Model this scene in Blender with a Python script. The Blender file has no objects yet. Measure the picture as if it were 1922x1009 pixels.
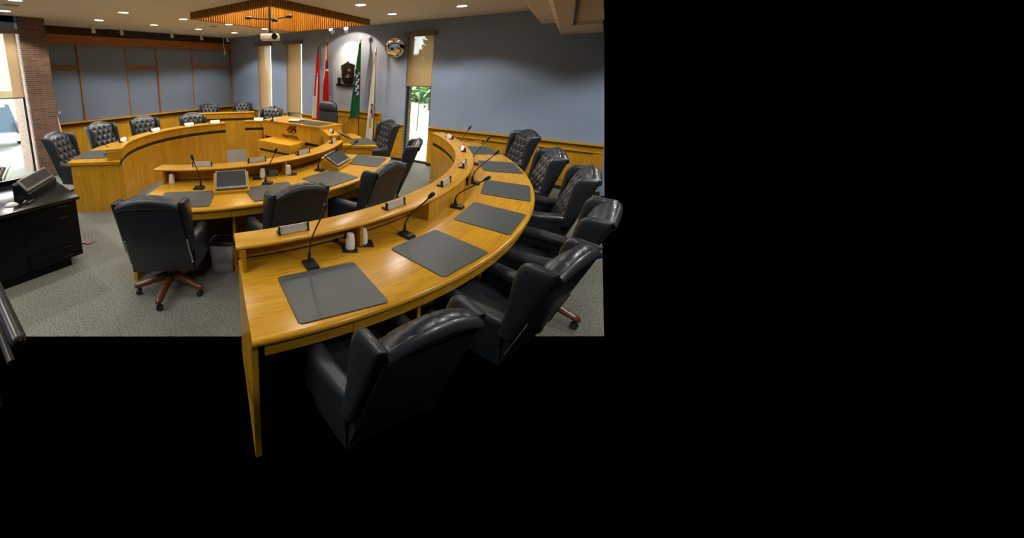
import bpy, bmesh, math, random
from math import sin, cos, pi, radians, degrees, atan2, hypot, sqrt
from mathutils import Vector, Matrix
random.seed(7)
S = bpy.context.scene
COL = S.collection

# ------------------------------------------------------------------ camera
# The photograph fills the left 1134 x 630 pixels of the 1922 x 1009 frame, so the lens axis is shifted.
FPX, CX, CY, H = 657.4, 567.0, 256.07, 2.05
YAW, PITCH, ROLL = 0.710146, 0.194256, -0.00685887
def cam_axes():
    cy, sy, cp, sp = cos(YAW), sin(YAW), cos(PITCH), sin(PITCH)
    w = Vector((-sy*cp, cy*cp, -sp)); r = Vector((cy, sy, 0)); u = r.cross(w)
    c, s = cos(ROLL), sin(ROLL)
    return r*c+u*s, -r*s+u*c, w
RX, UX, WX = cam_axes()
cd = bpy.data.cameras.new('camera'); cam = bpy.data.objects.new('camera', cd); COL.objects.link(cam)
cd.sensor_fit = 'HORIZONTAL'; cd.sensor_width = 36; cd.lens = FPX/1922*36
cd.shift_x = (961-CX)/1922; cd.shift_y = (CY-504.5)/1922
cd.clip_start = .05; cd.clip_end = 300
m = Matrix((RX, UX, -WX)).transposed().to_4x4(); m.translation = (0, 0, H)
cam.matrix_world = m
S.camera = cam
# surveying helpers: where a sight line meets a level / a wall plane of the room
def ray(x, y): return WX*FPX + RX*(x-CX) - UX*(y-CY)
EYE = Vector((0, 0, H))
def PZ(x, y, z): d = ray(x, y); return EYE + d*((z-H)/d.z)
def PY(x, y, Y): d = ray(x, y); return EYE + d*(Y/d.y)
def PX(x, y, X): d = ray(x, y); return EYE + d*(X/d.x)
def PV(x, y, base, dirv):
    d = ray(x, y); n = Vector((-dirv[1], dirv[0], 0)); return EYE + d*((Vector(base)-EYE).dot(n)/d.dot(n))

# ------------------------------------------------------------------ materials
def lin(c): return tuple(((v/255)/12.92 if v/255 <= .04045 else ((v/255+.055)/1.055)**2.4) for v in c)
def mat(name, col, rough=.5, metal=0, spec=.5, coat=0, noise=None, bump=None, emit=None):
    mt = bpy.data.materials.new(name); mt.use_nodes = True
    nt = mt.node_tree; b = nt.nodes['Principled BSDF']
    b.inputs['Base Color'].default_value = (*col, 1); b.inputs['Roughness'].default_value = rough
    b.inputs['Metallic'].default_value = metal; b.inputs['Specular IOR Level'].default_value = spec
    b.inputs['Coat Weight'].default_value = coat
    tc = nt.nodes.new('ShaderNodeTexCoord')
    if noise:
        sc, amt = noise
        n = nt.nodes.new('ShaderNodeTexNoise'); n.inputs['Scale'].default_value = sc; n.inputs['Detail'].default_value = 6
        nt.links.new(tc.outputs['Object'], n.inputs['Vector'])
        r = nt.nodes.new('ShaderNodeValToRGB')
        r.color_ramp.elements[0].position = .3; r.color_ramp.elements[1].position = .7
        r.color_ramp.elements[0].color = (*[c*(1-amt) for c in col], 1); r.color_ramp.elements[1].color = (*[min(1, c*(1+amt)) for c in col], 1)
        nt.links.new(n.outputs['Fac'], r.inputs['Fac']); nt.links.new(r.outputs['Color'], b.inputs['Base Color'])
    if bump:
        sc, st = bump
        n2 = nt.nodes.new('ShaderNodeTexNoise'); n2.inputs['Scale'].default_value = sc; n2.inputs['Detail'].default_value = 4
        nt.links.new(tc.outputs['Object'], n2.inputs['Vector'])
        bp = nt.nodes.new('ShaderNodeBump'); bp.inputs['Strength'].default_value = st; bp.inputs['Distance'].default_value = .01
        nt.links.new(n2.outputs['Fac'], bp.inputs['Height']); nt.links.new(bp.outputs['Normal'], b.inputs['Normal'])
    if emit:
        b.inputs['Emission Color'].default_value = (*emit[0], 1); b.inputs['Emission Strength'].default_value = emit[1]
    return mt
def wood(name, c0, c1, c2, rough=.23, coat=0, spec=.24):
    mt = bpy.data.materials.new(name); mt.use_nodes = True
    nt = mt.node_tree; b = nt.nodes['Principled BSDF']; L = nt.links.new
    b.inputs['Roughness'].default_value = rough; b.inputs['Coat Weight'].default_value = coat; b.inputs['Coat Roughness'].default_value = .2; b.inputs['Specular IOR Level'].default_value = spec
    uv = nt.nodes.new('ShaderNodeUVMap')
    def nz(sx, sy, det, dist=0):
        mp = nt.nodes.new('ShaderNodeMapping'); mp.inputs['Scale'].default_value = (sx, sy, 1)
        n = nt.nodes.new('ShaderNodeTexNoise'); n.inputs['Scale'].default_value = 1; n.inputs['Detail'].default_value = det; n.inputs['Distortion'].default_value = dist
        L(uv.outputs['UV'], mp.inputs['Vector']); L(mp.outputs['Vector'], n.inputs['Vector']); return n
    big = nz(.9, 9, 3, .6); fine = nz(5, 130, 2); fig = nz(1.6, 30, 4, 1.2)
    mx = nt.nodes.new('ShaderNodeMix'); mx.inputs['Factor'].default_value = .45
    L(big.outputs['Fac'], mx.inputs['A']); L(fig.outputs['Fac'], mx.inputs['B'])
    rp = nt.nodes.new('ShaderNodeValToRGB'); e = rp.color_ramp.elements
    e[0].position = .34; e[0].color = (*c0, 1); e[1].position = .64; e[1].color = (*c2, 1)
    k = e.new(.5); k.color = (*c1, 1)
    L(mx.outputs['Result'], rp.inputs['Fac'])
    rp2 = nt.nodes.new('ShaderNodeValToRGB'); e2 = rp2.color_ramp.elements
    e2[0].position = .36; e2[0].color = (.72, .66, .6, 1); e2[1].position = .5; e2[1].color = (1, 1, 1, 1)
    L(fine.outputs['Fac'], rp2.inputs['Fac'])
    ml = nt.nodes.new('ShaderNodeMix'); ml.data_type = 'RGBA'; ml.blend_type = 'MULTIPLY'; ml.inputs[0].default_value = .8
    L(rp.outputs['Color'], ml.inputs[6]); L(rp2.outputs['Color'], ml.inputs[7]); L(ml.outputs[2], b.inputs['Base Color'])
    return mt
def emis(name, col, st):
    mt = bpy.data.materials.new(name); mt.use_nodes = True; nt = mt.node_tree
    nt.nodes.remove(nt.nodes['Principled BSDF']); e = nt.nodes.new('ShaderNodeEmission')
    e.inputs['Color'].default_value = (*col, 1); e.inputs['Strength'].default_value = st
    nt.links.new(e.outputs[0], nt.nodes['Material Output'].inputs['Surface']); return mt

OAK = wood('honey oak', (.40, .196, .013), (.475, .245, .016), (.53, .288, .021))
OAKR = wood('red oak', (.30, .105, .018), (.36, .135, .024), (.41, .16, .03))
BATTEN = wood('batten wood', (.34, .15, .022), (.40, .185, .028), (.45, .22, .034), .5, 0)
LEATHER = mat('black leather', (.018, .0215, .026), .38, bump=(90, .12), coat=.1)
PADL = mat('charcoal leather pad', (.047, .053, .049), .42, bump=(160, .08))
BLKPL = mat('black plastic', (.012, .012, .013), .4)
BLKLAM = mat('black laminate', (.004, .004, .004), .3, spec=.15); BLKTOP = mat('black polished top', (.006, .006, .006), .2, noise=(30, .4))
BLKMET = mat('black metal', (.011, .011, .012), .32)
BAND = mat('dark reveal', (.018, .011, .008), .6)
CHROME = mat('nickel', (.75, .74, .72), .25, metal=1)
SILVER = mat('brushed silver', (.60, .56, .52), .42, metal=.25)
WHITEPL = mat('white plastic', (.78, .78, .76), .4)
NAMEW = mat('white name card', (.85, .86, .88), .45)
BASEW = wood('mahogany', (.085, .03, .013), (.115, .042, .018), (.15, .057, .024), .25, .2)
WALL = mat('blue grey paint', (.24, .31, .43), .85, spec=.2, noise=(3, .03))
FABRIC = mat('blue grey fabric panel', (.195, .24, .31), .95, spec=.1, noise=(40, .06))
CEIL = mat('cream ceiling paint', (.76, .72, .62), .9, spec=.1)
CREAM = mat('cream lacquer', (.74, .66, .53), .6)
SCREEN = mat('switched off screen', (.03, .033, .036), .22)
SCREENG = mat('screen bezel', (.20, .19, .175), .4)
CUP = mat('paper cup', (.78, .74, .66), .7)
GREYBIN = mat('grey plastic bin', (.36, .365, .38), .5)
BAGBLK = mat('black bin liner', (.012, .012, .012), .3, bump=(40, .5))
PAPER = mat('paper', (.72, .72, .72), .8)
BOOKR = mat('maroon book cover', (.12, .02, .03), .5)
YELLOW = mat('yellowed plastic handle', (.62, .55, .22), .5)
GOLD = mat('gilded finial', (.55, .36, .10), .3, metal=.8)
POLE = mat('dark flag pole', (.05, .03, .02), .4)
RED = mat('red flag cloth', (.50, .012, .016), .8, spec=.2)
FWHITE = mat('white flag cloth', (.72, .70, .64), .85, spec=.2)
GREEN = mat('green flag cloth', (.01, .15, .055), .8, spec=.2)
BLUE = mat('blue flag cloth', (.02, .03, .18), .8, spec=.2)
FYEL = mat('gold flag cloth', (.55, .42, .10), .8, spec=.2)
MAROON = mat('maroon flag cloth', (.16, .02, .04), .8, spec=.2)
IRON = mat('wrought bronze', (.006, .005, .004), .6, spec=.12, bump=(60, .6))
MIRROR = mat('mirror', (.9, .9, .9), .02, metal=1)
BLACKRUB = mat('black rubber', (.01, .01, .01), .6)
LAMP = emis('lit diffuser', (1, .93, .84), 9)
LOGO = mat('dark brown lettering', (.018, .004, .003), .6, spec=.1)
BOXB = mat('outlet box', (.08, .085, .08), .5)

def brick_mat(name, bright=1.0):
    mt = bpy.data.materials.new(name); mt.use_nodes = True; nt = mt.node_tree; b = nt.nodes['Principled BSDF']; L = nt.links.new
    b.inputs['Roughness'].default_value = .85
    uv = nt.nodes.new('ShaderNodeUVMap')
    br = nt.nodes.new('ShaderNodeTexBrick'); br.inputs['Scale'].default_value = 1
    br.inputs['Brick Width'].default_value = .21; br.inputs['Row Height'].default_value = .037; br.inputs['Mortar Size'].default_value = .0045
    br.inputs['Color1'].default_value = (.155*bright, .075*bright, .042*bright, 1); br.inputs['Color2'].default_value = (.07*bright, .042*bright, .028*bright, 1)
    br.inputs['Mortar'].default_value = (.20*bright, .14*bright, .095*bright, 1)
    L(uv.outputs['UV'], br.inputs['Vector'])
    n = nt.nodes.new('ShaderNodeTexNoise'); n.inputs['Scale'].default_value = 9; L(uv.outputs['UV'], n.inputs['Vector'])
    ml = nt.nodes.new('ShaderNodeMix'); ml.data_type = 'RGBA'; ml.blend_type = 'MULTIPLY'; ml.inputs[0].default_value = .7
    rp = nt.nodes.new('ShaderNodeValToRGB'); rp.color_ramp.elements[0].color = (.45, .45, .45, 1); rp.color_ramp.elements[1].color = (1.4, 1.3, 1.2, 1)
    L(n.outputs['Fac'], rp.inputs['Fac']); L(br.outputs['Color'], ml.inputs[6]); L(rp.outputs['Color'], ml.inputs[7]); L(ml.outputs[2], b.inputs['Base Color'])
    bp = nt.nodes.new('ShaderNodeBump'); bp.inputs['Strength'].default_value = .5; bp.inputs['Distance'].default_value = .01; bp.invert = True
    L(br.outputs['Fac'], bp.inputs['Height']); L(bp.outputs['Normal'], b.inputs['Normal'])
    return mt
BRICK = brick_mat('brown brick'); BRICKX = brick_mat('daylit outdoor brick', 4)  # outdoor copy has a lightened colour to imitate overexposed daylight

def carpet_mat():
    mt = bpy.data.materials.new('grey green carpet'); mt.use_nodes = True; nt = mt.node_tree; b = nt.nodes['Principled BSDF']; L = nt.links.new
    b.inputs['Roughness'].default_value = 1; b.inputs['Specular IOR Level'].default_value = .1
    tc = nt.nodes.new('ShaderNodeTexCoord')
    n1 = nt.nodes.new('ShaderNodeTexNoise'); n1.inputs['Scale'].default_value = 100; n1.inputs['Detail'].default_value = 3
    n2 = nt.nodes.new('ShaderNodeTexNoise'); n2.inputs['Scale'].default_value = 1.6; n2.inputs['Detail'].default_value = 5
    L(tc.outputs['Object'], n1.inputs['Vector']); L(tc.outputs['Object'], n2.inputs['Vector'])
    r1 = nt.nodes.new('ShaderNodeValToRGB'); r1.color_ramp.elements[0].position = .33; r1.color_ramp.elements[1].position = .68
    r1.color_ramp.elements[0].color = (.065, .071, .062, 1); r1.color_ramp.elements[1].color = (.265, .272, .235, 1)
    r2 = nt.nodes.new('ShaderNodeValToRGB'); r2.color_ramp.elements[0].position = .35; r2.color_ramp.elements[1].position = .65
    r2.color_ramp.elements[0].color = (.88, .84, .80, 1); r2.color_ramp.elements[1].color = (1, 1, 1, 1)
    L(n1.outputs['Fac'], r1.inputs['Fac']); L(n2.outputs['Fac'], r2.inputs['Fac'])
    ml = nt.nodes.new('ShaderNodeMix'); ml.data_type = 'RGBA'; ml.blend_type = 'MULTIPLY'; ml.inputs[0].default_value = 1
    L(r1.outputs['Color'], ml.inputs[6]); L(r2.outputs['Color'], ml.inputs[7]); L(ml.outputs[2], b.inputs['Base Color'])
    bp = nt.nodes.new('ShaderNodeBump'); bp.inputs['Strength'].default_value = .6; bp.inputs['Distance'].default_value = .01
    L(n1.outputs['Fac'], bp.inputs['Height']); L(bp.outputs['Normal'], b.inputs['Normal'])
    return mt
CARPET = carpet_mat()
def mix_transparent(name, col, fac, rough=.9, trans=True):
    mt = bpy.data.materials.new(name); mt.use_nodes = True; nt = mt.node_tree; L = nt.links.new
    nt.nodes.remove(nt.nodes['Principled BSDF'])
    d = nt.nodes.new('ShaderNodeBsdfDiffuse'); d.inputs['Color'].default_value = (*col, 1)
    t = nt.nodes.new('ShaderNodeBsdfTranslucent'); t.inputs['Color'].default_value = (*col, 1)
    a = nt.nodes.new('ShaderNodeMixShader'); a.inputs[0].default_value = .35; L(d.outputs[0], a.inputs[1]); L(t.outputs[0], a.inputs[2])
    tr = nt.nodes.new('ShaderNodeBsdfTransparent'); b = nt.nodes.new('ShaderNodeMixShader'); b.inputs[0].default_value = fac
    L(a.outputs[0], b.inputs[1]); L(tr.outputs[0], b.inputs[2]); L(b.outputs[0], nt.nodes['Material Output'].inputs['Surface']); return mt
BLIND = mix_transparent('beige mesh blind', (.46, .32, .17), .22)
BLINDB = mat('bronze blind housing', (.16, .115, .065), .5)
def glass_mat():
    mt = bpy.data.materials.new('window glass'); mt.use_nodes = True; nt = mt.node_tree; L = nt.links.new
    nt.nodes.remove(nt.nodes['Principled BSDF'])
    g = nt.nodes.new('ShaderNodeBsdfGlossy'); g.inputs['Roughness'].default_value = .02
    tr = nt.nodes.new('ShaderNodeBsdfTransparent'); tr.inputs['Color'].default_value = (.93, .96, .95, 1)
    mx = nt.nodes.new('ShaderNodeMixShader'); mx.inputs[0].default_value = .06
    L(tr.outputs[0], mx.inputs[1]); L(g.outputs[0], mx.inputs[2]); L(mx.outputs[0], nt.nodes['Material Output'].inputs['Surface']); return mt
GLASS = glass_mat()
FRAME = mat('dark bronze frame', (.025, .022, .02), .45)
CONC = mat('pale paving', (.55, .54, .50), .9, noise=(2, .1))
LAWN = mat('lawn', (.30, .42, .22), .95, noise=(5, .3))
LEAF = mat('leaves', (.06, .11, .035), .8, noise=(4, .4))
LEAFL = mat('pale leaves', (.18, .30, .08), .8, noise=(4, .4))
BARK = mat('bark', (.12, .09, .07), .9)
VANW = mat('white van paint', (.8, .8, .8), .3)
VANG = mat('van windscreen', (.10, .14, .17), .15)
SKY = emis('overcast sky', (.95, .98, 1), 11)

# ------------------------------------------------------------------ mesh builder
class B:
    def __init__(s): s.v = []; s.f = []; s.uv = []; s.m = []
    def add(s, vs, fs, uvs=None, mi=0):
        o = len(s.v); s.v += [Vector(p) for p in vs]
        for i, f in enumerate(fs):
            s.f.append([o+k for k in f]); s.m.append(mi); s.uv.append(uvs[i] if uvs else [(0, 0)]*len(f))
        return s
    def box(s, x0, x1, y0, y1, z0, z1, grain='x', M=None, mi=0):
        vs = [(x0, y0, z0), (x1, y0, z0), (x1, y1, z0), (x0, y1, z0), (x0, y0, z1), (x1, y0, z1), (x1, y1, z1), (x0, y1, z1)]
        fs = [(3, 2, 1, 0), (4, 5, 6, 7), (0, 1, 5, 4), (1, 2, 6, 5), (2, 3, 7, 6), (3, 0, 4, 7)]
        g = 'xyz'.index(grain); o = [k for k in (0, 1, 2) if k != g]
        uvs = [[(vs[k][g], vs[k][o[0]]+vs[k][o[1]]) for k in f] for f in fs]
        if M is not None: vs = [M @ Vector(p) for p in vs]
        return s.add(vs, fs, uvs, mi)
    def rbox(s, x0, x1, y0, y1, z0, z1, bev=.005, seg=2, grain='x', M=None, mi=0):
        bm = bmesh.new(); bmesh.ops.create_cube(bm, size=1)
        for v in bm.verts: v.co = Vector(((x0+x1)/2+v.co.x*(x1-x0), (y0+y1)/2+v.co.y*(y1-y0), (z0+z1)/2+v.co.z*(z1-z0)))
        bmesh.ops.bevel(bm, geom=bm.edges[:], offset=bev, segments=seg, affect='EDGES', profile=.5)
        bm.verts.index_update(); g = 'xyz'.index(grain); o = [k for k in (0, 1, 2) if k != g]
        vs = [v.co.copy() for v in bm.verts]; fs = [[v.index for v in f.verts] for f in bm.faces]; bm.free()
        uvs = [[(vs[k][g], vs[k][o[0]]+vs[k][o[1]]) for k in f] for f in fs]
        if M is not None: vs = [M @ p for p in vs]
        return s.add(vs, fs, uvs, mi)
    def prism(s, poly, z0, z1, grain=None, M=None, mi=0):
        """vertical extrusion of a plan polygon (counter-clockwise); grain: plan direction for tops, None = vertical"""
        n = len(poly); vs = [(p[0], p[1], z0) for p in poly]+[(p[0], p[1], z1) for p in poly]
        fs = [list(range(n))[::-1], list(range(n, 2*n))]
        g = Vector(grain).normalized() if grain else None
        def uvp(k):
            p = vs[k]
            if g: return (p[0]*g[0]+p[1]*g[1], -p[0]*g[1]+p[1]*g[0]+p[2])
            return (p[2], p[0]*.77+p[1]*.64)
        for i in range(n): j = (i+1) % n; fs.append([i, j, n+j, n+i])
        uvs = []
        for f in fs:
            if g is None and len(f) == 4 and f[0] < n and f[2] >= n:
                a, b = poly[f[0]], poly[f[1]]; l = hypot(b[0]-a[0], b[1]-a[1]); o = a[0]+a[1]
                uvs.append([(z0, o), (z0, o+l), (z1, o+l), (z1, o)])
            else: uvs.append([uvp(k) for k in f])
        if M is not None: vs = [M @ Vector(p) for p in vs]
        return s.add(vs, fs, uvs, mi)
    def arc(s, c, prof, a0, a1, n=40, vert=False, mi=0):
        """sweep a closed (r,z) profile about centre c; a0/a1 in degrees or functions of r"""
        A0 = a0 if callable(a0) else (lambda r: a0); A1 = a1 if callable(a1) else (lambda r: a1)
        k = len(prof); vs = []; rm = sum(p[0] for p in prof)/k
        per = [0]
        for i in range(k): q, p = prof[(i+1) % k], prof[i]; per.append(per[-1]+hypot(q[0]-p[0], q[1]-p[1]))
        for i in range(n+1):
            for r, z in prof:
                t = radians(A0(r)+(A1(r)-A0(r))*i/n); vs.append((c[0]+r*cos(t), c[1]+r*sin(t), z))
        fs = []; uvs = []
        span = radians(A1(rm)-A0(rm))*rm
        for i in range(n):
            for j in range(k):
                jj = (j+1) % k; fs.append([i*k+j, i*k+jj, (i+1)*k+jj, (i+1)*k+j])
                u0, u1 = span*i/n, span*(i+1)/n; v0, v1 = per[j], per[j+1]
                if vert: uvs.append([(v0, u0), (v1, u0), (v1, u1), (v0, u1)])
                else: uvs.append([(u0, v0), (u0, v1), (u1, v1), (u1, v0)])
        for cap, base in ((list(range(k))[::-1], 0), (list(range(k)), n*k)):
            fs.append([base+j for j in cap]); uvs.append([((prof[j][1], prof[j][0]) if vert else (prof[j][0], prof[j][1])) for j in cap])
        return s.add(vs, fs, uvs, mi)
    def loft(s, rings, cap=True, mi=0):
        k = len(rings[0]); vs = [p for r in rings for p in r]; fs = []
        for i in range(len(rings)-1):
            for j in range(k):
                jj = (j+1) % k; fs.append([i*k+j, i*k+jj, (i+1)*k+jj, (i+1)*k+j])
        if cap: fs.append(list(range(k))[::-1]); fs.append([(len(rings)-1)*k+j for j in range(k)])
        uvs = [[(vs[q][0]+vs[q][2], vs[q][1]) for q in f] for f in fs]
        return s.add(vs, fs, uvs, mi)
    def tube(s, pts, rad, n=10, mi=0):
        pts = [Vector(p) for p in pts]; R = rad if isinstance(rad, (list, tuple)) else [rad]*len(pts)
        rings = []; up = Vector((0, 0, 1)); prev = None
        for i, p in enumerate(pts):
            d = (pts[min(i+1, len(pts)-1)]-pts[max(i-1, 0)]).normalized()
            if prev is None: x = d.orthogonal().normalized()
            else: x = (prev-d*prev.dot(d)).normalized()
            prev = x; y = d.cross(x)
            rings.append([p+(x*cos(2*pi*k/n)+y*sin(2*pi*k/n))*R[i] for k in range(n)])
        return s.loft(rings, True, mi)
    def lathe(s, prof, n=24, M=None, mi=0):
        rings = [[Vector((r*cos(2*pi*k/n), r*sin(2*pi*k/n), z)) for k in range(n)] for r, z in prof]
        if M is not None: rings = [[M @ p for p in r] for r in rings]
        return s.loft(rings, True, mi)
    def build(s, name, mats, parent=None, loc=None, ang=35):
        o0 = Vector(loc) if loc is not None else (Vector(parent['_w']) if parent is not None and '_w' in parent else Vector((0, 0, 0)))
        me = bpy.data.meshes.new(name); me.from_pydata([p-o0 for p in s.v], [], s.f)
        ms = mats if isinstance(mats, (list, tuple)) else [mats]
        for q in ms: me.materials.append(q)
        ul = me.uv_layers.new(name='UVMap'); dat = []
        for f in s.uv:
            for q in f: dat += [q[0], q[1]]
        ul.data.foreach_set('uv', dat)
        me.polygons.foreach_set('material_index', s.m)
        bm = bmesh.new(); bm.from_mesh(me); bmesh.ops.recalc_face_normals(bm, faces=bm.faces[:]); bm.to_mesh(me); bm.free()
        me.polygons.foreach_set('use_smooth', [True]*len(me.polygons)); me.set_sharp_from_angle(angle=radians(ang))
        o = bpy.data.objects.new(name, me); COL.objects.link(o)
        if parent is not None:
            o.parent = parent
            if '_w' in parent: o['_w'] = parent['_w']
        elif loc is not None: o.location = loc
        return o
def tag(o, label=None, cat=None, group=None, kind=None):
    if label: o['label'] = label
    if cat: o['category'] = cat
    if group: o['group'] = group
    if kind: o['kind'] = kind
    return o
def thing(name, label, cat, loc=(0, 0, 0), group=None):
    o = bpy.data.objects.new(name, None); COL.objects.link(o); o.location = loc; o['_w'] = tuple(loc); o.empty_display_size = .1
    return tag(o, label, cat, group)
def struct(name, b, mats, ang=35): return tag(b.build(name, mats, ang=ang), kind='structure')
def sub(name, b, mats, parent, ang=35): return b.build(name, mats, parent, ang=ang)
def copy_tree(o, parent=None):
    c = o.copy(); COL.objects.link(c)
    if parent is not None: c.parent = parent
    for ch in list(o.children): copy_tree(ch, c)
    return c
def dup(root, loc, rz, label, group=None):
    r = copy_tree(root); r.location = loc; r.rotation_euler = (0, 0, rz); tag(r, label, None, group)
    if '_w' in r: r['_w'] = tuple(loc)
    return r
def pol(c, r, a): return (c[0]+r*cos(radians(a)), c[1]+r*sin(radians(a)))

# ------------------------------------------------------------------ the room
YB, XL, CZ = 7.17, -9.15, 2.965
XW = -8.0                                  # inner face of the wall with the near window
b = B(); b.prism([(-9.6, -1.3), (-5.22, -1.3), (.2266, 3.303), (.155, 7.45), (-9.6, 7.45)], -.004, 0)
struct('floor', b, CARPET)
def xr(z): return .0995-.1226*(z-.824)     # the modelled part of the long wall ends here
wins = [(-7.87, -7.31), (-6.72, -6.16), (-3.235, -2.685)]
b = B(); T = .26; x = -9.35
for (x0, x1) in wins:
    b.box(x, x0, YB, YB+T, 0, CZ+.2); b.box(x0, x1, YB, YB+T, 2.70, CZ+.2); x = x1
zt = 2.97
vs = [(x, YB, 0), (xr(0), YB, 0), (xr(2.55), YB, 2.55), (-.5, YB, zt), (x, YB, zt)]
vs += [(p[0], p[1]+T, p[2]) for p in vs]
b.add(vs, [[4, 3, 2, 1, 0], [5, 6, 7, 8, 9]]+[[i, (i+1) % 5, 5+(i+1) % 5, 5+i] for i in range(5)])
struct('wall_back', b, WALL)
b = B(); b.box(XL-.2, XL, 1.9, YB+.1, 0, CZ+.2); struct('wall_left', b, WALL)
# near-left wall with its window
wy0, wy1 = 1.03, 1.58
b = B(); b.box(XW-.26, XW, wy0, wy1, 2.70, CZ+.2); b.box(XW-.26, XW, -2.2, 1.62, 2.86, CZ+.2); struct('wall_front_left', b, WALL)
def brick_box(bb, x0, x1, y0, y1, z0, z1):
    vs = [(x0, y0, z0), (x1, y0, z0), (x1, y1, z0), (x0, y1, z0), (x0, y0, z1), (x1, y0, z1), (x1, y1, z1), (x0, y1, z1)]
    fs = [(3, 2, 1, 0), (4, 5, 6, 7), (0, 1, 5, 4), (1, 2, 6, 5), (2, 3, 7, 6), (3, 0, 4, 7)]
    def uv(f, i):
        ax = (0, 1) if i < 2 else ((0, 2) if i in (2, 4) else (1, 2)); return [(vs[k][ax[0]]+.03, vs[k][ax[1]]) for k in f]
    bb.add(vs, fs, [uv(f, i) for i, f in enumerate(fs)])
b = B(); brick_box(b, XL-.1, -7.97, 1.62, 2.02, 0, CZ); struct('wall_brick_pier', b, BRICK)
b = B(); brick_box(b, XW-.26, XW, -2.2, wy0, 0, 2.86); brick_box(b, XW-.26, XW, wy0, wy1, -.1, .06); struct('wall_brick_front', b, BRICK)
# room behind the camera
b = B(); b.box(XW, .3, -2.4, -2.2, 0, CZ+.2); struct('wall_behind', b, WALL)

# ceiling with the opening for the batten well
q = [Vector((-5.43, 3.46)), Vector((-3.48, 3.41)), Vector((-3.67, 6.34)), Vector((-5.63, 6.18))]
def cquad(bb, pts, z=CZ):
    bb.add([(p[0], p[1], z) for p in pts]+[(p[0], p[1], z+.12) for p in pts], [[3, 2, 1, 0], [4, 5, 6, 7], [0, 1, 5, 4], [1, 2, 6, 5], [2, 3, 7, 6], [3, 0, 4, 7]])
b = B(); o4 = [(-9.35, -2.4), (-.42, -2.4), (-1.07, 7.2), (-9.35, 7.4)]
for i in range(4): j = (i+1) % 4; cquad(b, [o4[i], o4[j], q[j], q[i]])
struct('ceiling', b, CEIL)
# stepped bulkhead at the right
b = B()
def bulk(prof, y0, y1):
    k = len(prof); SLB = .068
    vs = [(p[0]+(SLB*(7.17-y0) if i < 6 else 0), y0, p[1]) for i, p in enumerate(prof)]+[(p[0]+(SLB*(7.17-y1) if i < 6 else 0), y1, p[1]) for i, p in enumerate(prof)]
    b.add(vs, [list(range(k)), list(range(k, 2*k))[::-1]]+[[i, (i+1) % k, k+(i+1) % k, k+i] for i in range(k)])
pf2 = [(-1.10, CZ+.1), (-1.10, CZ), (-.92, 2.73), (-.735, 2.73), (-.64, 2.545), (-.50, 2.545), (-.112, 2.545), (-.18, 3.05)]
bulk(pf2, 7.17, 5.70)
pf3 = [(-1.10, CZ+.1), (-1.10, CZ), (-.92, 2.73), (-.735, 2.73), (-.64, 2.545), (-.50, 2.545), (-.50, 3.05)]
bulk(pf3, 5.70, -1.0); struct('ceiling_bulkhead', b, CREAM)
b = B(); b.prism([(-.40, 5.70), (-.17, 2.2), (-.09, 2.2), (-.105, 5.70)][::-1], 2.59, 2.62); struct('trim_1', b, mat('taupe recess panel', (.72, .66, .60), .9, noise=(30, .08)))
b = B(); b.prism([(-.405, 5.70), (-.385, 5.70), (-.155, 2.2), (-.175, 2.2)][::-1], 2.55, 2.60); struct('trim_2', b, BLKPL)

# left wall: beam, fabric bays, uprights, ledge, wood dado
b = B(); b.box(XL-.02, XL+.07, 2.0, YB, 2.585, 2.79, 'y'); struct('trim_3', b, OAKR)
b = B(); b.box(XL-.02, XL+.015, 2.0, YB, 2.79, CZ, 'y'); struct('trim_4', b, wood('dark stained board', (.055, .022, .010), (.07, .03, .013), (.085, .036, .016)))
b = B(); b.box(XL+.0, XL+.10, 3.55, 6.0, 2.885, 2.945, 'y'); b.rbox(XL, XL+.12, 3.5, 6.05, 2.945, CZ, .005); 
tag(b.build('projection_screen_housing', [BLKPL], loc=(XL+.05, 4.77, 2.885)), 'long black roll-up screen housing under the ceiling on the panelled wall', 'projection screen')
bays = [2.854, 3.895, 4.704, 5.745, 7.12]
ys = [2.02]+bays
for i in range(5):
    y0, y1 = ys[i], ys[i+1]
    dep = .05 if i % 2 else .02
    if i % 2: b = B(); b.rbox(XL, XL+dep, y0+.012, y1-.012, .875, 2.585, .006); struct('wall_panel_%d' % (i+1), b, FABRIC)
    else:
        b = B(); b.rbox(XL, XL+dep, y0+.012, y1-.012, .875, 2.045, .006); b.rbox(XL, XL+dep, y0+.012, y1-.012, 2.115, 2.585, .006); struct('wall_panel_%d' % (i+1), b, FABRIC)
        b = B(); b.box(XL, XL+.045, y0+.012, y1-.012, 2.045, 2.115, 'y'); struct('trim_%d' % (5+i), b, OAKR)
b = B()
for k, y in enumerate(bays):
    w = .028 if k < 4 else .05
    b.box(XL, XL+.06, y-w/2, y+w/2, .875, 2.585, 'z')
struct('trim_10', b, OAKR)
b = B(); b.rbox(XL, XL+.14, 2.02, YB, .84, .875, .006, grain='y'); b.box(XL, XL+.03, 2.02, YB, .0, .84, 'z'); struct('wainscot_left', b, OAK)
b = B(); b.box(XL+.03, XL+.09, 2.02, YB, .79, .838, 'y'); struct('trim_11', b, wood('shadowed ledge board', (.09, .035, .012), (.11, .045, .016), (.13, .055, .02)))

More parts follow.
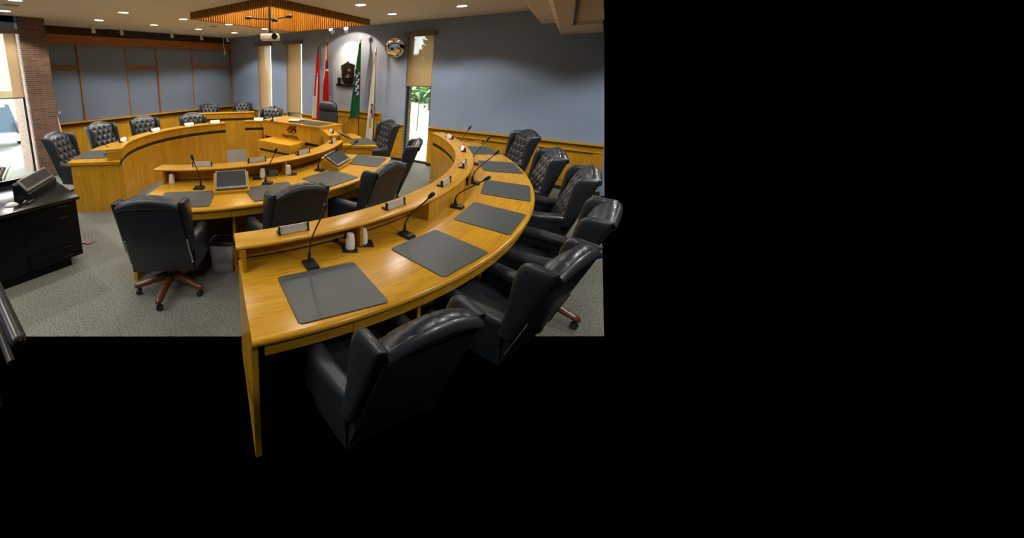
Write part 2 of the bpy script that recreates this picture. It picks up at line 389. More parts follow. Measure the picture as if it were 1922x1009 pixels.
# back wall dado
def dado(name, x0, x1, stiles, z=.825, dy=0, right=None):
    b = B(); yb = YB-dy
    X1 = x1
    b.box(x0, X1, yb-.018, YB+.0, 0, z-.03, 'z')
    b.rbox(x0-.0, X1, yb-.075, YB, z-.028, z, .006, grain='x')
    b.box(x0, X1, yb-.035, yb-.018, z-.125, z-.028, 'x')
    b.rbox(x0, X1, yb-.045, yb-.018, z-.145, z-.125, .005, grain='x')
    b.box(x0, X1, yb-.035, yb-.018, .06, .17, 'x'); b.rbox(x0, X1, yb-.042, yb-.018, .17, .185, .004, grain='x')
    for s in stiles: b.box(s-.065, s+.065, yb-.035, yb-.018, .17, z-.125, 'z')
    return struct(name, b, OAK)
dado('wainscot_back', -2.685, .10, [-2.62, -1.71, -.80, .05])
dado('wainscot_back_2', -7.31, -6.72, [-7.25, -6.78]); dado('wainscot_back_3', -6.16, -3.235, [-6.1, -5.4, -3.30]); dado('wainscot_back_4', XL+.06, -7.87, [-9.0, -7.93])
dado('wainscot_dais', -5.15, -3.78, [-5.08, -4.70, -3.85], z=1.035, dy=.06)
b = B()
for (x0, x1) in ((-9.1, -7.87), (-7.31, -6.72), (-6.16, -3.235), (-2.685, .14)): b.box(x0, x1, YB-.05, YB, 0, .06)
struct('baseboard_back', b, BLKPL)

# windows: frame + pane + sill, then the blinds
def window(name, x0, x1, y, zt, axis='x'):
    b = B(); f = .035
    def bx(a0, a1, z0, z1, d0=.06, d1=.12, bb=None):
        if axis == 'x': (bb or b).box(a0, a1, y+d0, y+d1, z0, z1)
        else: (bb or b).box(y-d1, y-d0, a0, a1, z0, z1)
    bx(x0, x0+f, 0, zt); bx(x1-f, x1, 0, zt); bx(x0, x1, zt-f, zt); bx(x0, x1, 0, .05)
    o = struct(name, b, FRAME)
    g = B(); bx(x0+f, x1-f, .05, zt-f, .085, .091, g); p = g.build('pane', [GLASS], o)
    return o
for i, (x0, x1) in enumerate(wins): window('window_%d' % (i+1), x0, x1, YB, 2.70)
window('window_4', wy0, wy1, XW, 2.70, 'y')
def blind(label, a0, a1, zt, zb, pos, axis='x', gap=.035, ghost=None):
    loc = ((a0+a1)/2, pos, zt) if axis == 'x' else (pos, (a0+a1)/2, zt)
    t = thing('roller_blind', label, 'window blind', loc, 'beige mesh roller blinds')
    hb = B()
    if axis == 'x': hb.rbox(a0-.05, a1+.05, pos-.09, pos+.0, zt, zt+.085, .006)
    else: hb.rbox(pos, pos+.09, a0-.05, a1+.05, zt, zt+.085, .006)
    sub('housing', hb, BLINDB, t)
    fb = B()
    if axis == 'x': fb.box(a0+.005, a1-gap, pos+.02, pos+.022, zb, zt+.02)
    else: fb.box(pos-.022, pos-.02, a0+gap, a1-.005, zb, zt+.02)
    sub('fabric', fb, BLIND, t)
    rb = B()
    if axis == 'x': rb.rbox(a0+.005, a1-gap, pos+.012, pos+.03, zb-.02, zb+.004, .003)
    else: rb.rbox(pos-.03, pos-.012, a0+gap, a1-.005, zb-.02, zb+.004, .003)
    sub('bottom_rail', rb, BLINDB, t)
    return t
blind('beige roller blind on the slim window nearest the panelled corner', *wins[0], 2.665, .78, YB)
blind('beige roller blind on the slim window just left of the red flags', *wins[1], 2.665, .83, YB)
blind('beige roller blind half lowered on the window right of the round mirror', *wins[2], 2.665, 1.66, YB, gap=.01)
blind('roller blind half lowered on the window beside the brick pier', wy0, wy1, 2.665, 1.555, XW, 'y', gap=.01)

# ------------------------------------------------------------------ ceiling fittings
lens_b = [(.0, 0), (.072, 0), (.074, -.004), (.0, -.008)]
def downlight(x, y, label, power=None, proto=[None]):
    if proto[0] is None:
        t = thing('recessed_downlight', label, 'ceiling light', (0, 0, 0), 'recessed ceiling downlights')
        b = B(); n = 28; rings = [[Vector((r*cos(2*pi*k/n), r*sin(2*pi*k/n), z)) for k in range(n)] for r, z in ((.075, 0), (.077, -.006), (.098, -.006), (.102, 0))]
        b.loft(rings, False); sub('trim_ring', b, WHITEPL, t)
        b = B(); b.lathe([(.002, -.001), (.074, -.001), (.074, -.003), (.002, -.004)], 28); sub('diffuser', b, LAMP, t)
        t.location = (x, y, CZ); proto[0] = t
    else: t = dup(proto[0], (x, y, CZ), 0, label)
    l = bpy.data.lights.new('downlight_beam', 'SPOT'); l.energy = power or SPOT; l.spot_size = radians(124); l.spot_blend = .32; l.shadow_soft_size = .06; l.color = (1, .955, .90)
    o = bpy.data.objects.new('downlight_beam', l); COL.objects.link(o); o.location = (x, y, CZ-.03)
    return t
SPOT = 46
order = ['first', 'second', 'third', 'fourth', 'fifth']
for k, (x, y) in enumerate([(-7.37, 1.36), (-7.48, 2.78), (-7.46, 3.86), (-7.51, 4.98), (-7.60, 6.13)]):
    downlight(x, y, 'round recessed ceiling light, %s from the brick pier in the row nearest the panelled wall' % order[k])
for k, (x, y) in enumerate([(-6.15, 1.265), (-6.19, 2.69), (-6.23, 3.81), (-6.25, 4.905), (-6.344, 6.04)]):
    downlight(x, y, 'round recessed ceiling light, %s from the front in the row left of the slatted well' % order[k])
downlight(-2.917, 4.755, 'large round ceiling light just right of the slatted ceiling well')
downlight(-2.997, 5.936, 'round ceiling light above the round mirror')
downlight(-1.824, 5.918, 'round ceiling light nearest the stepped cream bulkhead')
for k, (x, y) in enumerate([(-1.82, 4.75), (-2.95, 3.55), (-1.82, 3.55), (-1.82, 2.4), (-2.95, 2.3), (-4.5, 2.3), (-4.5, 1.2), (-3.0, 1.2), (-1.82, 1.2), (-6.1, .1), (-4.5, .0), (-3.0, .0), (-1.82, .0), (-4.5, -1.2), (-3.0, -1.2), (-1.82, -1.2)]):  # unseen lamps added overhead to fill the near desks and camera-facing sides
    downlight(x, y, 'added unseen ceiling fill light overhead, number %d from the window wall' % (k+1), (26, 18, 18, 14, 11, 16, 12, 8, 14, 66, 30, 26, 26, 50, 40, 44)[k])
for (x, y, e) in ((.9, 1.6, 40), (.9, 3.2, 46), (.9, 4.8, 44), (.55, 5.9, 44)):   # unseen lamps without fittings, added to light the chairs and wall at right
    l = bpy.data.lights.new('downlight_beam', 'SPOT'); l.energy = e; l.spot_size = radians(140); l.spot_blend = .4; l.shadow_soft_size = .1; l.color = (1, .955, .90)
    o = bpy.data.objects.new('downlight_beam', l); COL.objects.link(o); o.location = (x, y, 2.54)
for (px, py, lb) in ((401, 49.5, 'faint round speaker grille in the ceiling left of the slatted well'), (20, 9.5, 'round speaker grille in the ceiling between the two lights at the left edge')):
    p = PZ(px, py, CZ); b = B(); b.lathe([(.01, CZ-.008), (.085, CZ-.008), (.1, CZ-.001), (.1, CZ+.005)], 24, Matrix.Translation((p.x, p.y, 0)))
    tag(b.build('ceiling_speaker', [mat('speaker grille', (.36, .32, .27), .8)], loc=(p.x, p.y, CZ)), lb, 'speaker')
# track heads by the panelled wall
def track_head(p, label, proto=[None]):
    if proto[0] is None:
        t = thing('ceiling_spotlight', label, 'spotlight', (0, 0, 0), 'white spotlights along the panelled wall')
        b = B(); b.rbox(-.05, .05, -.05, .05, -.028, 0, .008); sub('mounting_box', b, CREAM, t)
        b = B(); b.tube([(0, 0, -.02), (0, 0, -.075)], .01, 8); sub('stem', b, CREAM, t)
        b = B(); M = Matrix.Translation((-.01, 0, -.10)) @ Matrix.Rotation(radians(-28), 4, 'Y')
        b.lathe([(.004, .055), (.028, .05), (.036, .02), (.04, -.05), (.034, -.052), (.03, -.02), (.004, -.015)], 16, M); sub('lamp_head', b, WHITEPL, t)
        t.location = p; proto[0] = t; return t
    return dup(proto[0], p, 0, label)
for (px, py), lb in zip(((174, 47.5), (228, 52.5), (322, 58.5), (378, 64), (427, 68.5)), ('nearest the brick pier', 'second from the brick pier', 'in the middle of its row', 'second from the far corner', 'nearest the far corner beside the cord')):
    p = PZ(px, py, CZ); track_head((p.x, p.y, CZ), 'small white ceiling spotlight %s' % lb)
# pull cord
p0 = PX(420, 73, -8.45); p1 = PX(419, 87, -8.45); p2 = PX(422, 99, -8.45)
t = thing('pull_cord', 'white ceiling pull cord with a yellowed handle near the panelled corner', 'pull cord', (p0.x, p0.y, CZ))
b = B(); b.tube([(p0.x, p0.y, CZ), p0, p1, (p2.x, p2.y, p2.z+.07)], .008, 8); sub('cord', b, WHITEPL, t)
b = B(); b.tube([(p2.x, p2.y, p2.z+.075), (p2.x, p2.y, p2.z+.04), (p2.x, p2.y, p2.z-.02), (p2.x, p2.y, p2.z-.05)], [.012, .026, .03, .014], 12); sub('handle', b, YELLOW, t)

# slatted ceiling well
ZW0, ZW1 = 2.856, 3.62
ctr = sum(q, Vector((0, 0)))/4
t = thing('ceiling_baffle', 'square wooden slatted ceiling well hanging above the horseshoe of desks', 'ceiling feature', (ctr.x, ctr.y, CZ))
for i in range(4):
    a, c = q[i], q[(i+1) % 4]; d = c-a; L = d.length; d = d/L; nrm = Vector((-d.y, d.x))
    if nrm.dot(ctr-a) < 0: nrm = -nrm
    M = Matrix(((d.x, nrm.x, 0, a.x), (d.y, nrm.y, 0, a.y), (0, 0, 1, 0), (0, 0, 0, 1)))
    ns = int(L/.052); pit = L/ns
    b = B()
    for k in range(ns): b.box(pit*k+.012, pit*k+.036, -.012, .022, ZW0, CZ, 'z', M)
    sub('outer_slats', b, BATTEN, t)
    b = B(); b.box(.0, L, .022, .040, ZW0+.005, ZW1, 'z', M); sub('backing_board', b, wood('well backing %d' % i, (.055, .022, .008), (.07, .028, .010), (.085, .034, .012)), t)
    b = B()
    for k in range(ns): b.box(pit*k+.012, pit*k+.037, .040, .075, ZW0, ZW1, 'z', M)
    sub('inner_slats', b, BATTEN, t)
b = B(); b.prism([(p.x, p.y) for p in q], ZW1, ZW1+.03); sub('lid', b, CEIL, t)
for (x, y) in ((-5.0, 4.1), (-4.1, 4.1), (-5.0, 5.5), (-4.1, 5.5)):
    l = bpy.data.lights.new('well_lamp', 'POINT'); l.energy = 16; l.color = (1, .74, .42); l.shadow_soft_size = .12
    o = bpy.data.objects.new('well_lamp', l); COL.objects.link(o); o.location = (x, y, 3.42)
for (x, y, e) in ((-4.9, 4.6, 26), (-4.2, 4.6, 26), (-4.55, 5.3, 30)):  # unseen spots added inside the well to brighten the desk tops below
    l = bpy.data.lights.new('well_fill_beam', 'SPOT'); l.energy = e; l.spot_size = radians(72); l.spot_blend = .6; l.color = (1, .93, .82); l.shadow_soft_size = .08
    o = bpy.data.objects.new('well_fill_beam', l); COL.objects.link(o); o.location = (x, y, ZW1-.05)
# projector on its pole
pp = PY(507, 70, 4.5); pr = thing('projector', 'white projector hanging on a black pole below the slatted ceiling well', 'projector', (pp.x, pp.y, pp.z))
b = B(); b.tube([(pp.x, pp.y, ZW1), (pp.x, pp.y, pp.z+.30)], .026, 12); b.tube([(pp.x, pp.y, pp.z+.30), (pp.x, pp.y, pp.z+.06)], .018, 12); sub('pole', b, BLKMET, pr)
az = YAW; R3 = Matrix.Translation(pp) @ Matrix.Rotation(az, 4, 'Z')
b = B(); b.rbox(-.165, .165, -.12, .12, -.055, .055, .03, 4, M=R3); sub('housing', b, WHITEPL, pr)
b = B(); Ml = R3 @ Matrix.Translation((.085, -.12, .005)) @ Matrix.Rotation(radians(90), 4, 'X'); b.lathe([(.002, .004), (.034, .006), (.04, .03), (.05, .03), (.054, -.01), (.002, -.01)], 20, Ml); sub('lens', b, BLKPL, pr)
b = B(); b.rbox(-.10, .10, -.07, .07, .055, .075, .008, M=R3); b.tube([R3 @ Vector((-.08, 0, .07)), R3 @ Vector((0, 0, .115)), R3 @ Vector((.08, 0, .07))], .012, 8); sub('bracket', b, BLKMET, pr)
zc = PY(506, 36, 4.5).z
b = B(); L0 = R3 @ Vector((-.37, 0, zc-pp.z+.03)); L1 = R3 @ Vector((.34, .0, zc-pp.z+.045)); c0 = Vector((pp.x, pp.y, zc))
b.tube([L0, c0+(L0-c0)*.5-Vector((0, 0, .008)), c0, c0+(L1-c0)*.5-Vector((0, 0, .008)), L1], .013, 8); sub('cross_arm', b, BLKMET, pr)
for P_ in (L0, L1, R3 @ Vector((.09, -.06, zc-pp.z-.02))):
    b = B(); b.lathe([(.01, -.035), (.05, -.028), (.062, 0), (.05, .012), (.02, .03), (.004, .032)], 16, Matrix.Translation(P_)); sub('camera_head', b, BLKMET, pr)
# the two spots for the coat of arms
def wallspot(px, py, label, Y=6.5):
    p = PY(px, py, Y); t = thing('wall_washer_spot', label, 'spotlight', (p.x, p.y, CZ), 'spots aimed at the crest')
    b = B(); b.tube([(p.x, p.y, CZ), (p.x, p.y, p.z+.04)], .012, 8); sub('stem', b, WHITEPL, t)
    tgt = Vector((-4.62, 7.17, 2.15)); d = (tgt-p).normalized(); M = Matrix.Translation(p) @ d.to_track_quat('-Z', 'Y').to_matrix().to_4x4()
    b = B(); b.lathe([(.004, .06), (.036, .05), (.046, -.05), (.040, -.05), (.034, -.02)], 18, M); sub('lamp_head', b, WHITEPL, t)
    b = B(); b.lathe([(.003, -.03), (.032, -.03), (.032, -.034), (.003, -.034)], 16, M); sub('diffuser', b, LAMP, t)
    b = B(); n = 20; b.loft([[M @ Vector((r*cos(2*pi*k/n), r*sin(2*pi*k/n), z)) for k in range(n)] for r, z in ((.030, .062), (.044, .060), (.046, .052), (.030, .054))], True); sub('glare_ring', b, LAMP, t)  # emissive ring added to imitate the glare around the lamp
    return p
s1 = wallspot(623, 58, 'left one of two small white spots above the metal crest')
s2 = wallspot(650, 57, 'right one of two small white spots above the metal crest')
def spot(p, tgt, e, size, blend, col, nm):
    l = bpy.data.lights.new(nm, 'SPOT'); l.energy = e; l.spot_size = radians(size); l.spot_blend = blend; l.color = col; l.shadow_soft_size = .015
    o = bpy.data.objects.new(nm, l); COL.objects.link(o); d = (Vector(tgt)-Vector(p)).normalized(); o.location = Vector(p)+d*.07; o.rotation_euler = d.to_track_quat('-Z', 'Y').to_euler()
spot(s2, (-4.68, 7.17, 2.34), 85, 48, .9, (1, .74, .45), 'crest_beam')
spot(s2, (-4.50, 7.17, 2.05), 30, 112, .15, (1, .70, .50), 'crest_wash')

# ------------------------------------------------------------------ desks
CB, CM, CL = (-4.847, 3.477), (-4.93, 3.58), (-4.381, 3.679)
def nose(r0, r1, z0, z1, inner=False, k=5):
    """worktop profile with a bull-nosed edge at the large radius (or the small one)"""
    h = (z1-z0)/2; pr = []
    if not inner:
        pr = [(r0, z0), (r1-h, z0)]+[(r1-h+h*sin(pi*i/k), z0+h-h*cos(pi*i/k)) for i in range(1, k)]+[(r1-h, z1), (r0, z1)]
    else:
        pr = [(r1, z1), (r0+h, z1)]+[(r0+h-h*sin(pi*i/k), z1-h+h*cos(pi*i/k)) for i in range(1, k)]+[(r0+h, z0), (r1, z0)]
    return pr
def rect(r0, r1, z0, z1): return [(r0, z0), (r1, z0), (r1, z1), (r0, z1)]
def curved_desk(label, c, ri, rb, rf, a0, a1, sa0=None, sa1=None, wa0=None, wa1=None, n=48, dividers=(), solids=(), legs=(), apron=None, shelf_over=.03, fa1=None, end0=True, end1=True, H0=.91):
    sa0 = a0 if sa0 is None else sa0; sa1 = a1 if sa1 is None else sa1; wa0 = a0 if wa0 is None else wa0; wa1 = a1 if wa1 is None else wa1
    rm = (ri+rf)/2; am = radians(((a0(rm) if callable(a0) else a0)+(a1(rm) if callable(a1) else a1))/2)
    t = thing('curved_desk', label, 'desk', (c[0]+rm*cos(am), c[1]+rm*sin(am), 0))
    b = B(); b.arc(c, nose(ri+.03, rf, .71, .75), wa0, wa1, n); sub('worktop', b, OAK, t, 50)
    b = B(); b.arc(c, nose(ri-.01, rb+shelf_over, H0-.025, H0), sa0, sa1, n); sub('shelf_top', b, OAK, t, 50)
    b = B(); b.arc(c, rect(ri, ri+.03, 0, .70), a0, a1, n, True); sub('front_panel', b, OAK, t)
    b = B(); b.arc(c, rect(ri, ri+.03, .762, H0-.025), a0, a1 if fa1 is None else fa1, n, True); sub('fascia', b, OAK, t)
    b = B(); b.arc(c, rect(ri+.014, ri+.03, .70, .762), a0, a1, n); sub('dark_band', b, BAND, t)
    for a in dividers:
        b = B(); da = degrees(.012/rb); b.arc(c, rect(ri+.03, rb+.005, .75, H0-.025), a-da, a+da, 1, True); sub('divider', b, OAK, t)
    for (s0, s1) in solids:
        b = B(); b.arc(c, rect(rb-.02, rb, .75, H0-.025), s0, s1, max(2, int((s1-s0)/2)), True); sub('cupboard_front', b, OAK, t)
    for a in legs:
        b = B(); da = degrees(.014/rf); b.arc(c, rect(ri+.03, rf-.10, 0, .71), a-da, a+da, 1, True); sub('leg_panel', b, OAK, t)
    if apron:
        n0 = apron[2]
        for k in range(n0):
            s0 = apron[0]+(apron[1]-apron[0])*k/n0; s1 = apron[0]+(apron[1]-apron[0])*(k+1)/n0; g = degrees(.002/rf)
            b = B(); b.arc(c, rect(rf-.05, rf-.03, .636, .71), s0+g, s1-g, 6); sub('drawer', b, OAK, t)
    for flag, a, sg in ((end0, a0, 1), (end1, a1, -1)):
        if flag:
            f = a if callable(a) else (lambda r, a=a: a)
            w = degrees(.03/rm)*sg
            lo = (lambda r: min(f(r), f(r)+w)); hi = (lambda r: max(f(r), f(r)+w))
            b = B(); b.arc(c, rect(ri+.03, rf-.05, 0, .71), lo, hi, 1, True); sub('end_panel', b, OAK, t)
    return t
big = curved_desk('long curved oak desk nearest the camera with six leather pads', CB, 3.68, 3.878, 4.485, -34.3, 43.5, sa0=-34.6, n=64,
    dividers=(-33.9, -21.0, -9.3, 3.4), solids=((-9.3, 3.4), (8.0, 43.3)), legs=(-20, -7.5, 4.5, 17, 30), apron=(-33.5, 43, 12), shelf_over=.0, H0=.93)
mid = curved_desk('inner curved oak desk with two built-in monitors in the middle', CM, 1.925, 2.118, 2.87, -54.6, 21.5, sa0=-57, sa1=25, n=44,
    dividers=(-54.2, -14.7, 24.4), legs=(-34.2, -12, 6), apron=(-53, 20, 8), shelf_over=.005, H0=.93)
lw0 = lambda r: -113.6-(r-1.84)/.73*6.1
left = curved_desk('curved oak desk in front of the brick pier and panelled wall', CL, 1.83, 2.035, 2.56, -207.0, lambda r: lw0(r)-.6, sa1=-117.8, wa1=lw0, fa1=-117.0, n=60,
    dividers=(-120.2, -145, -172, -206.5), legs=(-150, -178), apron=(-206, -122, 8), shelf_over=.01, end0=True)
b = B(); b.arc(CL, rect(1.85, 2.03, .75, .885), -118.6, -117.2, 2, True); sub('shelf_end', b, OAK, left)
crs = curved_desk('short oak desk between the crest desk and the back row', CL, 1.965, 2.15, 2.62, lambda r: degrees(math.acos(-1.25/r)), 140.3, n=16, dividers=(139.9,), shelf_over=.0, end0=False)
# straight back desk
def straight_desk(label, p0, p1, depth, hgt=.91, shelf=.2, ends=True):
    p0 = Vector(p0); p1 = Vector(p1); d = (p1-p0); L = d.length; d /= L; nr = Vector((-d.y, d.x))
    M = Matrix(((d.x, nr.x, 0, p0.x), (d.y, nr.y, 0, p0.y), (0, 0, 1, 0), (0, 0, 0, 1)))
    mid_ = p0+d*L/2+nr*depth/2
    t = thing('straight_desk', label, 'desk', (mid_.x, mid_.y, 0))
    zb = hgt-.025
    b = B(); b.rbox(-.01, L+.01, -.015, shelf, zb, hgt, .006, M=M); sub('shelf_top', b, OAK, t)
    b = B(); b.box(0, L, 0, .03, 0, hgt-.205, 'z', M); sub('front_panel', b, OAK, t)
    b = B(); b.box(0, L, 0, .03, hgt-.145, zb, 'z', M); sub('fascia', b, OAK, t)
    b = B(); b.box(0, L, .012, .03, hgt-.205, hgt-.145, 'x', M); sub('dark_band', b, BAND, t)
    zw = hgt-.16
    b = B(); b.rbox(-.005, L+.005, .03, depth, zw-.04, zw, .012, 3, M=M); sub('worktop', b, OAK, t)
    for x in (0, L-.03):
        b = B(); b.box(x, x+.03, .03, depth-.05, 0, zw-.04, 'z', M); b.box(x, x+.03, .03, shelf-.01, zw, zb, 'z', M); sub('end_panel', b, OAK, t)
    return t, M
A_, Bq = Vector((-7.44, 4.98)), Vector((-6.69, 5.90))
ff = (Bq-A_).normalized(); off = Vector((-ff.y, ff.x))
bk, MB_ = straight_desk('oak desk across the far corner in front of two chairs', A_-ff*.25, Bq+ff*.02, .62, .955)

# desk to the right of the crest desk
u = Vector((-.745, .667)); nn = Vector((.667, .745))
rs = thing('angled_desk', 'oak desk with a sloping monitor right of the crest desk', 'desk', (-3.5, 5.35, 0))
e0, e1 = Vector((-3.33, 4.83)), Vector((-2.776, 5.173))
b = B(); b.prism([(-3.44, 4.76), tuple(e1), (-3.64, 5.86), (-3.80, 5.80), (-3.90, 5.38)], .71, .75, grain=tuple(u)); sub('worktop', b, OAK, rs)
b = B(); b.prism([(-3.468, 4.736), (-3.365, 4.905), (-3.80, 5.30), (-3.875, 5.10)], .885, .91, grain=tuple(u)); sub('shelf_top', b, OAK, rs)
b = B(); b.prism([(-3.485, 4.775), (-3.455, 4.80), (-3.82, 5.13), (-3.85, 5.10)], 0, .885); sub('front_panel', b, OAK, rs)
b = B(); b.prism([(-3.455, 4.80), (-3.44, 4.785), (-2.86, 5.145), (-2.88, 5.17)], 0, .71); sub('end_panel', b, OAK, rs)
b = B(); b.prism([(-3.46, 4.79), (-3.44, 4.775), (-3.385, 4.87), (-3.405, 4.885)], .75, .885); sub('divider', b, OAK, rs)
b = B(); b.prism([(-2.90, 5.17), (-2.88, 5.19), (-3.62, 5.80), (-3.64, 5.78)], .615, .71); sub('drawer', b, OAK, rs)

# crest desk
cdk = thing('crest_desk', 'large oak presiding desk carrying a dark waterfall logo', 'desk', (-4.75, 5.45, 0))
b = B(); b.prism([(-5.56, 5.165), (-4.0, 5.135), (-3.845, 5.715), (-5.60, 5.93)], .925, .95, grain=(1, 0)); sub('worktop', b, OAK, cdk)
b = B(); b.prism([(-5.55, 5.18), (-4.01, 5.15), (-4.00, 5.18), (-5.55, 5.21)], .605, .925); sub('front_panel', b, OAK, cdk)
b = B(); b.prism([(-5.52, 5.22), (-4.03, 5.19), (-4.03, 5.22), (-5.52, 5.25)], .54, .605); sub('dark_band', b, BAND, cdk)
b = B(); b.prism([(-5.50, 5.20), (-4.05, 5.17), (-4.05, 5.20), (-5.50, 5.23)], 0, .54); sub('lower_panel', b, OAK, cdk)
b = B(); b.prism([(-4.005, 5.155), (-3.975, 5.155), (-3.86, 5.70), (-3.89, 5.70)], 0, .925); sub('side_panel', b, OAK, cdk)
b = B(); b.prism([(-5.56, 5.18), (-5.53, 5.18), (-5.56, 5.9), (-5.59, 5.9)], 0, .925); sub('side_panel', b, OAK, cdk)
# logo on the crest desk
def txt(s_, size, extr):
    cu = bpy.data.curves.new('lettering', 'FONT'); cu.body = s_; cu.size = size; cu.extrude = extr; cu.align_x = 'CENTER'
    o = bpy.data.objects.new('tmp', cu); COL.objects.link(o); bpy.context.view_layer.update()
    dg = bpy.context.evaluated_depsgraph_get(); me = bpy.data.meshes.new_from_object(o.evaluated_get(dg))
    bpy.data.objects.remove(o); return me
def mesh_into(bb, me, fn):
    bb.add([fn(v.co) for v in me.vertices], [list(p.vertices) for p in me.polygons])
lg0 = PY(545, 245.5, 5.15); LS = 1.22
YF = lambda x: 5.1793-(x+5.55)*.0195
def onface(x, z, d=0): X = lg0.x+x*LS; return Vector((X, YF(X)-.001-d, lg0.z+z*LS))
logo_ = B()
def strip(pts, w, bb):
    for (xa, za), (xb, zb_) in zip(pts[:-1], pts[1:]):
        bb.add([onface(xa-w/2, za, .004), onface(xa+w/2, za, .004), onface(xb+w/2, zb_, .004), onface(xb-w/2, zb_, .004), onface(xa-w/2, za), onface(xa+w/2, za), onface(xb+w/2, zb_), onface(xb-w/2, zb_)],
               [[0, 1, 2, 3], [4, 5, 1, 0], [5, 6, 2, 1], [6, 7, 3, 2], [7, 4, 0, 3]])
for k, (dx, zl) in enumerate(((-.075, .0), (-.035, -.005), (.005, -.03), (.05, .0), )):
    x1 = dx+.055; pts = [(x1+.02-(.085*(i/6)**1.0)-.01*(i/6)**2, .085-(.085-zl)*(i/6)) for i in range(7)]
    strip(pts, .024, logo_)
strip([(-.09+.055*i, -.052+.0016*(i-2)**2+.004*i) for i in range(5)], .06, B())
wv = [(-.06+.02*i, -.035+.012*sin(i*.75)+.002*i) for i in range(8)]
for (xa, za), (xb, zb_) in zip(wv[:-1], wv[1:]):
    logo_.add([onface(xa, za-.006, .004), onface(xb, zb_-.006, .004), onface(xb, zb_+.006, .004), onface(xa, za+.006, .004)], [[0, 1, 2, 3]])
leaf = [(0, .055), (.012, .03), (.03, .035), (.024, .012), (.042, .006), (.022, -.008), (.024, -.02), (.004, -.018), (.003, -.04), (-.003, -.04), (-.004, -.018), (-.024, -.02), (-.022, -.008), (-.042, .006), (-.024, .012), (-.03, .035), (-.012, .03)]
logo_.add([onface(.105+p[0]*.8, .005+p[1]*.8, .004) for p in leaf]+[onface(.105+p[0]*.8, .005+p[1]*.8, 0) for p in leaf], [list(range(17))]+[[i, (i+1) % 17, 17+(i+1) % 17, 17+i] for i in range(17)])
def arcw(c):
    x = c.x; return onface(x-.02, -.112+c.y-.018*(x/.19)**2, .002+c.z)
mesh_into(logo_, txt('NiagaraFalls', .078, .002), arcw)
mesh_into(logo_, txt('CANADA', .024, .001), lambda c: onface(c.x+.085, -.152+c.y, .002+c.z))
sub('logo', logo_, LOGO, cdk)
# plinth box in front of the crest desk
pl = thing('presentation_plinth', 'low oak box with a dark reveal in front of the crest desk', 'plinth', (-4.78, 4.92, 0))
b = B(); b.rbox(-5.215, -4.35, 4.70, 5.15, .455, .62, .004, grain='x'); sub('top_box', b, OAK, pl)
b = B(); b.box(-5.195, -4.37, 4.72, 5.15, .405, .455); sub('dark_band', b, BAND, pl)
b = B(); b.box(-5.215, -4.35, 4.70, 5.15, 0, .405, 'z'); sub('base_box', b, OAK, pl)

